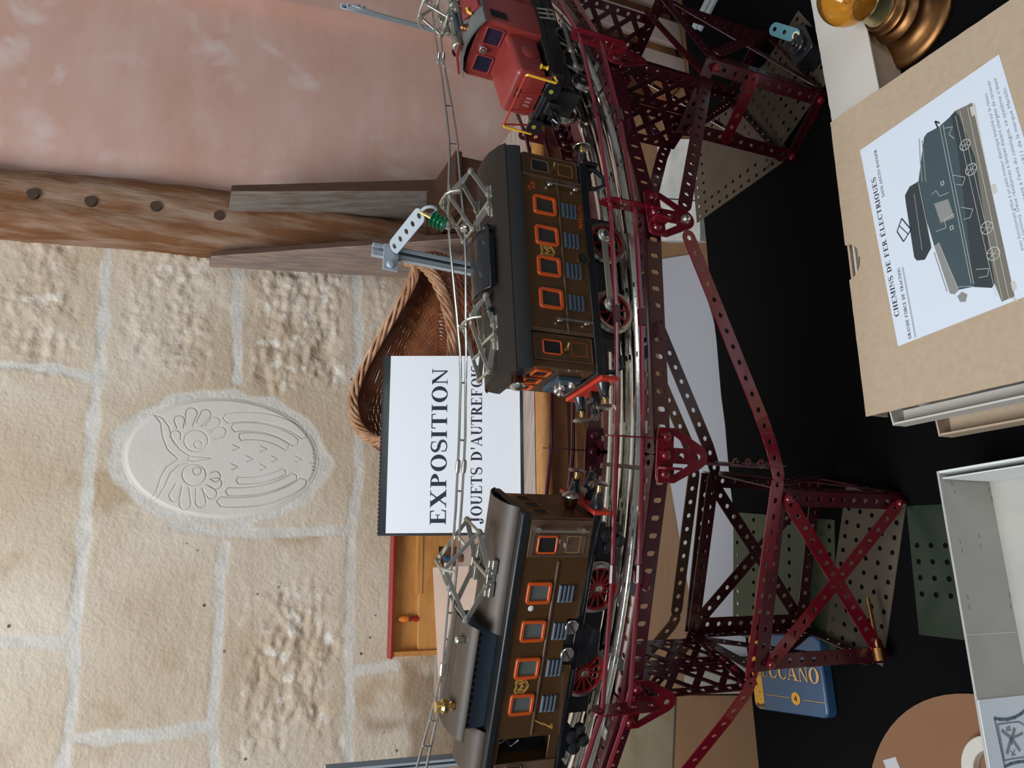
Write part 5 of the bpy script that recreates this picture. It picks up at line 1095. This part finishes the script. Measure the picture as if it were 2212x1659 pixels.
# ---- kraft box with the printed sheet
LZ = TZ+57; A, B = atz(1793, 265, LZ), atz(1870, 900, LZ); X = nrm(A-B); F = Fr(B, X, vec(-X[1], X[0], 0), UP); LW = float(np.linalg.norm(A-B)); LD = 300
t = thing('kraft_box', 'brown kraft cardboard box with a printed locomotive sheet on its lid, front right', 'box', F(LW/2, -LD/2, -57))
nc = onpl(F, 1846, 560)[0]; ntc = [(nc+15.5*math.cos(math.radians(k)), -13.5*math.sin(math.radians(k))) for k in range(0, 181, 15)]
rg = lambda x, s: .5*noise.noise((x*.15, s, 0))
outl = [(0, -LD), (LW, -LD)]+[(LW+rg(y, 2), -y) for y in range(LD-10, 5, -8)]+[(LW, 0)]+[(x, rg(x, 5)) for x in np.arange(LW-8, nc+17, -8)]+ntc+[(x, rg(x, 5)) for x in np.arange(nc-18, 4, -8)]+[(0, 0)]+[(rg(y, 8), -y) for y in range(8, LD-5, 8)]
mb = MB(); mb.prism(F, outl, -1.8, 0); lid = mb.build('lid', M['kraft'], t, bev=.2)
mb = MB(); mb.box(F, 1, LW-1, -2.6, -.6, -22, -1.8); mb.box(F, LW-2.6, LW-.6, -LD, -2, -22, -1.8); mb.build('lid_rim', M['kraft'], lid)
mb = MB(); mb.box(F, 5, LW-5, -LD, -5, -56.8, -54.5); mb.box(F, 5, LW-5, -6.4, -4.4, -56, -3); mb.box(F, LW-6.4, LW-4.4, -LD, -5, -56, -3); mb.build('tray', M['cardwhite'], t, bev=.3)
mb = MB(); mb.prism(F, [(nc-17, -20), (nc-17, -5), (nc+2, -5), (nc+6, -12), (nc+1, -19)], -9.5, -9); mb.prism(F, [(nc+3, -5.5), (nc+17, -5.5), (nc+17, -15), (nc+9, -17)], -7, -6.6); mb.build('torn_lining', M['kraftdark'], t)
for k, (dx, z0, z1, m) in enumerate(((-9, -24, -9, 'cardwhite'), (-20, -46, -30, 'kraft'))):
    mb = MB(); mb.prism(Fr(F.o, F.Y, UP, F.X), [(-14-k*22, z0), (-14-k*22, z1-8), (-18-k*22, z1), (-LD, z1+4), (-LD, z0)], dx, dx+1.6); mb.prism(F, [(dx, -LD), (dx, -14-k*22), (4, -14-k*22), (4, -LD)], z0-1.2, z0); mb.prism(Fr(F.o, F.X, UP, -F.Y), [(dx, z0), (6, z0), (6, z1), (dx, z1-3)], 14+k*22, 15.4+k*22); mb.build('side_flap', M[m], t, bev=.3)
# the sheet
PX = X; TL = atz(1940, 748, LZ+.3); TRt = atz(1858, 325, LZ+.3); X = nrm(TRt-TL); F = Fr(TL, X, vec(-X[1], X[0], 0), UP); SW = float(np.linalg.norm(TRt-TL)); SHt = -onpl(F, 2165, 143)[1]
mb = MB(); mb.prism(F, [(0, 0), (0, -SHt-4), (SW, -SHt), (SW, 0)], -.2, .15); sh = mb.build('printed_sheet', mat('sheet_paper', (.62, .68, .76), .75), lid)
q = F.at(0, 0, .15); sp = lambda x, y: onpl(q, x, y)
mb = MB()
def row(mb, s, p0, p1, h, serif=True):
    a0, b0 = sp(*p0); a1, b1 = sp(*p1); g = math.atan2(b1-b0, a1-a0); G = Fr(q(a0, b0, 0), X*math.cos(g)+F.Y*math.sin(g), F.Y*math.cos(g)-X*math.sin(g), UP); L_ = math.hypot(a1-a0, b1-b0)
    if serif: lettering(G, s, 0, 0, L_, h, mb=mb)
    else: fonttext(mb, G, s, 0, 0, h, width=L_, shear=.22)
row(mb, 'CHEMINS DE FER ÉLECTRIQUES', (1943, 682), (1891, 381), 4.1)
row(mb, 'GRANDE FORCE DE TRACTION', (1969, 731), (1944, 577), 2.5); row(mb, 'SANS AUCUN DANGER', (1911, 424), (1893, 322), 2.4)
mb.build('heading', M['ink'], sh)
for (p, r_) in (((1977, 729), (1949, 577)), ((1979, 728), (1951, 577))): polyline(q, [sp(*p), sp(*r_)], .22, M['inkgrey'], sh, 'rule')
mb = MB()
for s, e, p0 in (('train fonctionnait grâce à un petit moteur électrique branché sur le réseau', (2132, 201), (2212, 541)), ('(courant continu). Deux résistances à lampes étaient chargées de ramener', (2138, 172), (2226, 560)), ("Contrairement à l'avis du catalogue, ce système n'était", (2152, 167), (2234, 500)), ('catalogue 1911 de la marque Marklin.', (2172, 186), (2236, 420))):
    row(mb, s, p0, e, 2.5, serif=False)
mb.build('paragraph', M['inkgrey'], sh)
teal = mat('print_teal', (.045, .075, .085), .7); dark = mat('print_dark', (.03, .04, .045), .7); brn = mat('print_brown', (.16, .15, .12), .7); pal = mat('print_pale', (.52, .5, .47), .75); gry = mat('print_grey', (.24, .24, .23), .7)
pic = MB()
def poly(pts, m, z): 
    mb = MB(); mb.sheet(q, [sp(*p) for p in pts], z); return mb.build('print', m, sh)
poly([(2092, 222), (2106, 222), (2126, 330), (2190, 640), (2205, 655), (2175, 640), (2110, 300)], pal, .02)
poly([(2062, 240), (2100, 222), (2192, 640), (2164, 652), (2148, 612), (2060, 300)], brn, .04)
poly([(2052, 252), (2063, 240), (2072, 250), (2106, 340), (2149, 612), (2143, 622), (2104, 620), (2070, 420)], dark, .06)
poly([(1984, 393), (1996, 297), (2002, 288), (2028, 274), (2054, 251), (2070, 330), (2104, 619), (2072, 626), (2064, 611), (2018, 531), (2000, 470)], teal, .08)
poly([(1984, 392), (1965, 403), (1955, 422), (1957, 440), (1975, 556), (1981, 563), (1998, 561), (2012, 535), (1998, 450)], dark, .10)
poly([(2018, 531), (2028, 524), (2065, 610), (2072, 626), (2062, 636), (2052, 634)], gry, .10)
poly([(2018, 440), (2048, 430), (2062, 470), (2032, 482)], gry, .12)
def ln(pts, w, m, z=.13):
    mb = MB(); Q = [sp(*p) for p in pts]
    for (x0, y0), (x1, y1) in zip(Q[:-1], Q[1:]):
        d = nrm(vec(x1-x0, y1-y0)); k = vec(-d[1], d[0])*w/2; p0, p1 = vec(x0, y0), vec(x1, y1); mb.sheet(q, [tuple(p0+k), tuple(p1+k), tuple(p1-k), tuple(p0-k)], z)
    return mb
for pts, w in (([(2030, 272), (2098, 612)], .35), ([(2037, 270), (2104, 614)], .35), ([(2064, 250), (2152, 640)], .3), ([(2074, 240), (2166, 648)], .3), ([(2090, 232), (2180, 646)], .35), ([(1984, 395), (2012, 530)], .35), ([(2028, 524), (2068, 620), (2100, 618)], .3), ([(2013, 420), (2022, 412), (2030, 424), (2050, 416)], .35), ([(2022, 500), (2044, 492), (2040, 474), (2062, 462)], .35), ([(1975, 420), (1992, 540)], .25)):
    ln(pts, w, pal).build('print_line', pal, sh)
for (x, y, r) in ((2085, 313, 4.2), (2098, 366, 4.4), (2132, 492, 4.6), (2146, 548, 4.8)):
    c = sp(x, y); mb = MB(); mb.ring(q, circ(r, 26, *c), circ(r-.5, 26, *c), .13, .15)
    for k in range(3): d = vec(math.cos(k*1.05), math.sin(k*1.05)); n_ = vec(-d[1], d[0])*.15; P = vec(*c); mb.sheet(q, [tuple(P+d*r+n_), tuple(P-d*r+n_), tuple(P-d*r-n_), tuple(P+d*r-n_)], .14)
    mb.build('print_wheel', pal, sh)
for pts in ([(2040, 277), (2058, 274), (2050, 290), (2062, 300)], [(2058, 378), (2085, 383), (2080, 400), (2066, 398)], [(2076, 448), (2102, 452), (2096, 470), (2082, 474)], [(2108, 582), (2136, 580), (2134, 596), (2114, 600)]): ln(pts, .35, pal).build('print_line', pal, sh)
for x, y in ((2036, 396), (2056, 492)): c = sp(x, y); mb = MB(); mb.ring(q, rrect(c[0]-1.6, c[1]-1.3, c[0]+1.6, c[1]+1.3, .3), rrect(c[0]-1.1, c[1]-.8, c[0]+1.1, c[1]+.8, .2), .13, .15); mb.build('print_window', pal, sh)
D = [(1948, 472), (1938, 500), (1952, 522), (1968, 496), (1948, 472)]; ln(D, 1.0, dark).build('print_collector', dark, sh); ln([(1966, 497), (1978, 496)], 1.6, dark).build('print_collector', dark, sh); ln([(1943, 488), (1962, 506)], .7, dark).build('print_collector', dark, sh)
for pts in ([(1986, 300), (1988, 345), (1992, 392)], [(1992, 303), (2000, 392)], [(2018, 545), (2046, 630)], [(2024, 540), (2054, 628)]): ln(pts, .7, gry).build('print_railing', gry, sh)
ln([(2026, 276), (2020, 262), (2030, 266)], 1.2, dark).build('print_lamp', dark, sh); poly([(2068, 640), (2078, 630), (2090, 636), (2086, 652), (2074, 652)], gry, .12)
for x, y in ((2095, 232), (2141, 400), (2183, 610)): poly([(x, y), (x+9, y-4), (x+14, y+14), (x+5, y+20)], pal, .14)
# ---- pale cardboard box behind, by the lamp
BZt = TZ+36; A, B = atz(1751, 0, BZt), atz(1798, 268, BZt); X = nrm(A-B); F = Fr(B, X, vec(-X[1], X[0], 0), UP)
t = thing('card_box', 'pale cardboard box behind the kraft box and the amber lamp', 'box', F(60, -30, -36))
mb = MB(); mb.prism(F, [(-6, -52), (190, -52)]+[(190, .6*noise.noise((3, 1, 0)))]+[(x, .9*noise.noise((x*.12, 1, 0))) for x in range(182, -6, -7)]+[(-6, 0)], -1.6, 0); mb.build('top', M['cardwhite'], t, bev=.2)
mb = MB(); mb.box(F, -3, 187, -3, -1.4, -35.8, -1.6); mb.box(F, -3, 187, -50, -48.4, -35.8, -1.6); mb.box(F, -4.6, -3, -50, -1.4, -35.8, -1.6); mb.build('sides', M['kraft'], t)
# ---- amber bulb on a turned brass stand
c = vec(351, 497, TZ); t = thing('bulb_lamp', 'amber glass bulb on a turned brass stand at the right edge', 'lamp', c)
mb = MB(); mb.lathe(c, UP, [(2, 0.1), (41, .1), (42, 2), (41, 5), (36, 7), (30, 8), (25, 12), (23, 17), (24, 20), (22, 23), (18, 26)], 40); mb.build('base', M['oldbrass'], t, smooth=50)
mb = MB(); mb.lathe(c, UP, [(17, 26), (20, 28), (20.5, 31), (18, 33), (17.5, 37), (16, 38)], 36); mb.build('collar', M['oldbrass'], t, smooth=50)
mb = MB(); mb.lathe(c, UP, [(14.5, 37), (15, 39), (14, 41), (14, 54), (12.5, 56)], 32); mb.build('bulb_cap', mat('greenish_brass', (.45, .4, .2), .3, metal=.9), t)
bp = [(11.5, 54), (13, 56.5)]+[(24*math.cos(math.radians(a)), 75.5+24*math.sin(math.radians(a))) for a in range(-50, 91, 7)]
mb = MB(); mb.lathe(c, UP, bp+[(max(.01, r-.8), h-.4 if h > 57 else h) for r, h in bp[::-1]], 40, cap=False); mb.build('bulb', M['amber'], t, smooth=80)
mb = MB(); mb.tube([c+UP*54, c+UP*68, c+UP*72+vec(4, 0, 0)], .8, 8); mb.tube([c+vec(5*math.cos(k*.6), 5*math.sin(k*.6), 72+k*.35) for k in range(14)], .35, 6); mb.build('filament', M['brass'], t)
# ---- little black motor with a pale teal bracket behind the far pier
c = atz(1768, 112, TZ); t = thing('toy_motor', 'small black toy motor with a pale teal perforated bracket beside the far right pier', 'toy motor', c)
F = Fr(c, nrm(vec(.85, .5, 0)), nrm(vec(-.5, .85, 0)), UP); mb = MB(); mb.prism(F, rrect(-17, -14, 17, 14, 4), .2, 26); mb.lathe(F(0, 0, 26), UP, [(10, 0), (9, 4), (3, 5), (3, 9)], 18); mb.build('body', M['black'], t, bev=1)
p, r_ = atz(1664, 60, TZ+38), atz(1728, 80, TZ+26); mb = MB(); d = nrm(r_-p); nn = nrm(-ray(1700, 70)); strip(mb, [p, r_], np.cross(nn, d), w=13, n=3, hole=2.2); br = mb.build('bracket', M['teal'], t, bev=.2)
G = Fr(p+(r_-p)*.86, d, np.cross(nn, d), nn); mb = MB(); mb.ring(G, circ(4.2, 20), circ(2.5, 20), 1, 3); mb.build('washer', mat('cream_washer', (.7, .65, .45), .5), br)
mb = MB(); mb.tube([G(0, 0, 2), F(0, 0, 24)], 1.8, 8); mb.build('axle', M['oldbrass'], t)
# ---- pale bars at the far edge of the cloth
for k, (p, r_, w_) in enumerate((((1497, 60), (1536, -18), 5), ((1508, 64), (1549, -16), 4))):
    a, b = atz(*p, TZ+4), atz(*r_, TZ+4); d = nrm(b-a); F = Fr(a, d, np.cross(UP, d), UP); mb = MB(); mb.box(F, 0, float(np.linalg.norm(b-a)), -w_, w_, -3.9, 0)
    tag(mb.build('plastic_bar', mat('pale_blue_bar', (.5, .56, .6), .4) if k == 0 else bpy.data.materials['pale_blue_bar'], base=F(20, 0, -4), bev=.4), 'pale blue bar on the cloth behind the far right pier, %s' % ('the one nearer the bench' if k == 0 else 'the one nearer the viewer'), 'bar', 'pale bars behind the far pier')
# ---- grey open tray with a windmill label
GZ = TZ+56; P0 = atz(2022, 1018, GZ); P1 = atz(2130, 1659, GZ); X = nrm(P0-P1); F = Fr(P0, X, vec(-X[1], X[0], 0), UP)
t = thing('grey_tray', 'open grey cardboard tray with a windmill label inside, front left', 'tray', F(-150, -100, -54))
mb = MB(); mb.box(F, -330, 0, -1.8, 0, -54, 0); mb.build('far_wall', M['greycard'], t, bev=.4)
mb = MB(); mb.box(F, -1.8, 0, -190, -1.8, -54, 0); mb.box(F, -6, -5, -190, -3, -52, -1); mb.build('side_wall', mat('tray_white', (.66, .68, .66), .8), t, bev=.4)
mb = MB(); mb.box(F, -330, -1.8, -190, -1.8, -54.2, -53); mb.build('tray_floor', M['greycard'], t)
S = Fr(F(0, -1.8, 0), X, UP, -F.Y); gp = lambda x, y: onpl(S, x, y)
mb = MB()
for x, y in ((2056, 1044), (2062, 1062), (2136, 1058), (2142, 1078), (2074, 1170), (2078, 1190), (2115, 1158), (2118, 1180), (2090, 1290), (2094, 1312), (2180, 1285), (2183, 1310)):
    a, c_ = gp(x, y); mb.box(S, a-1.6, a+1.6, c_-.3, c_+.3, 0, .12)
mb.build('staple_marks', mat('staple_dark', (.16, .14, .12), .7), t)
fx = gp(2078, 1372)[0]; mb = MB(); mb.box(S, fx-.3, fx+.3, -52.5, -.4, 0, .15); mb.build('crease', mat('crease_pale', (.6, .58, .54), .9), t)
lx = gp(2104, 1513)[0]; mb = MB(); mb.box(S, -329, lx, -52.5, -.5, 0, .6); lbm = mb.build('label', mat('label_white', (.66, .71, .77), .7), t)
L_ = S.at(0, 0, .6); lp = lambda x, y: onpl(L_, 1980+x/6.405, 1400+y/6.405); navy = mat('label_navy', (.1, .14, .2), .6); gr2 = mat('label_grey', (.22, .24, .28), .7)
def ll(pts, w, m): polyline(L_, [lp(*p) for p in pts], w, m, lbm, 'label_print')
ll([(1075, 970), (1150, 985), (1250, 985), (1350, 960), (1440, 910), (1530, 830)], 2.0, navy); ll([(1075, 970), (1215, 1640)], 1.0, navy); ll([(1215, 1640), (1300, 1600), (1400, 1575), (1560, 1560)], 1.8, navy)
ll([(1120, 1055), (1250, 1035), (1400, 1020), (1450, 1040), (1560, 1130)], 1.0, gr2); ll([(1120, 1055), (1215, 1555), (1330, 1530), (1560, 1500)], .9, gr2)
for p, r_ in (((1300, 1240), (1185, 1145)), ((1320, 1235), (1350, 1120)), ((1300, 1260), (1250, 1450)), ((1320, 1260), (1420, 1410))): ll([p, r_], 2.4, gr2)
ll([(1310, 1250), (1460, 1180)], 1.6, gr2); ll([(1300, 1250), (1315, 1330)], 1.0, navy)
for ch, p in (('B', (1305, 1150)), ('K', (1370, 1490))):
    a, b = lp(*p); mb = MB(); fonttext(mb, L_, ch, 0, 0, 5); G = Fr(L_(a, b, 0), X, UP, L_.Z); mb = MB(); fonttext(mb, G, ch, 0, 0, 4.6, z=.2, bold=.02); mb.build('lettering', gr2, lbm)
# ---- big tan disc lying at the lower left, a small pale ring on it
c = vec(-308, 346, TZ); t = thing('cardboard_disc', 'large round tan cardboard disc on the cloth, partly under the grey tray', 'disc', c)
G = Fr(c, vec(1, 0, 0), vec(0, 1, 0), UP); mb = MB(); mb.prism(G, circ(118, 72), .2, 1.6); mb.build('disc', mat('tan_disc', (.2, .095, .045), .8, col2=(.17, .078, .036), nscale=7), t)
p = atz(1928, 1656, TZ+1.6); mb = MB(); mb.box(Fr(vec(p[0], p[1], TZ+1.6), vec(.8, .6, 0), vec(-.6, .8, 0)), -22, 6, -7, 7, .05, .3); mb.build('sticker', mat('sticker_paper', (.4, .4, .42), .7), t)
G = Fr(vec(-242.5, 354.5, TZ+1.6), vec(1, 0, 0), vec(0, 1, 0), UP); mb = MB(); mb.ring(G, circ(27, 48), circ(17.5, 48), .1, 8)
tag(mb.build('tape_ring', M['cardwhite'], base=G.o, bev=.8), 'small pale ring lying on the tan disc behind the grey tray', 'ring')
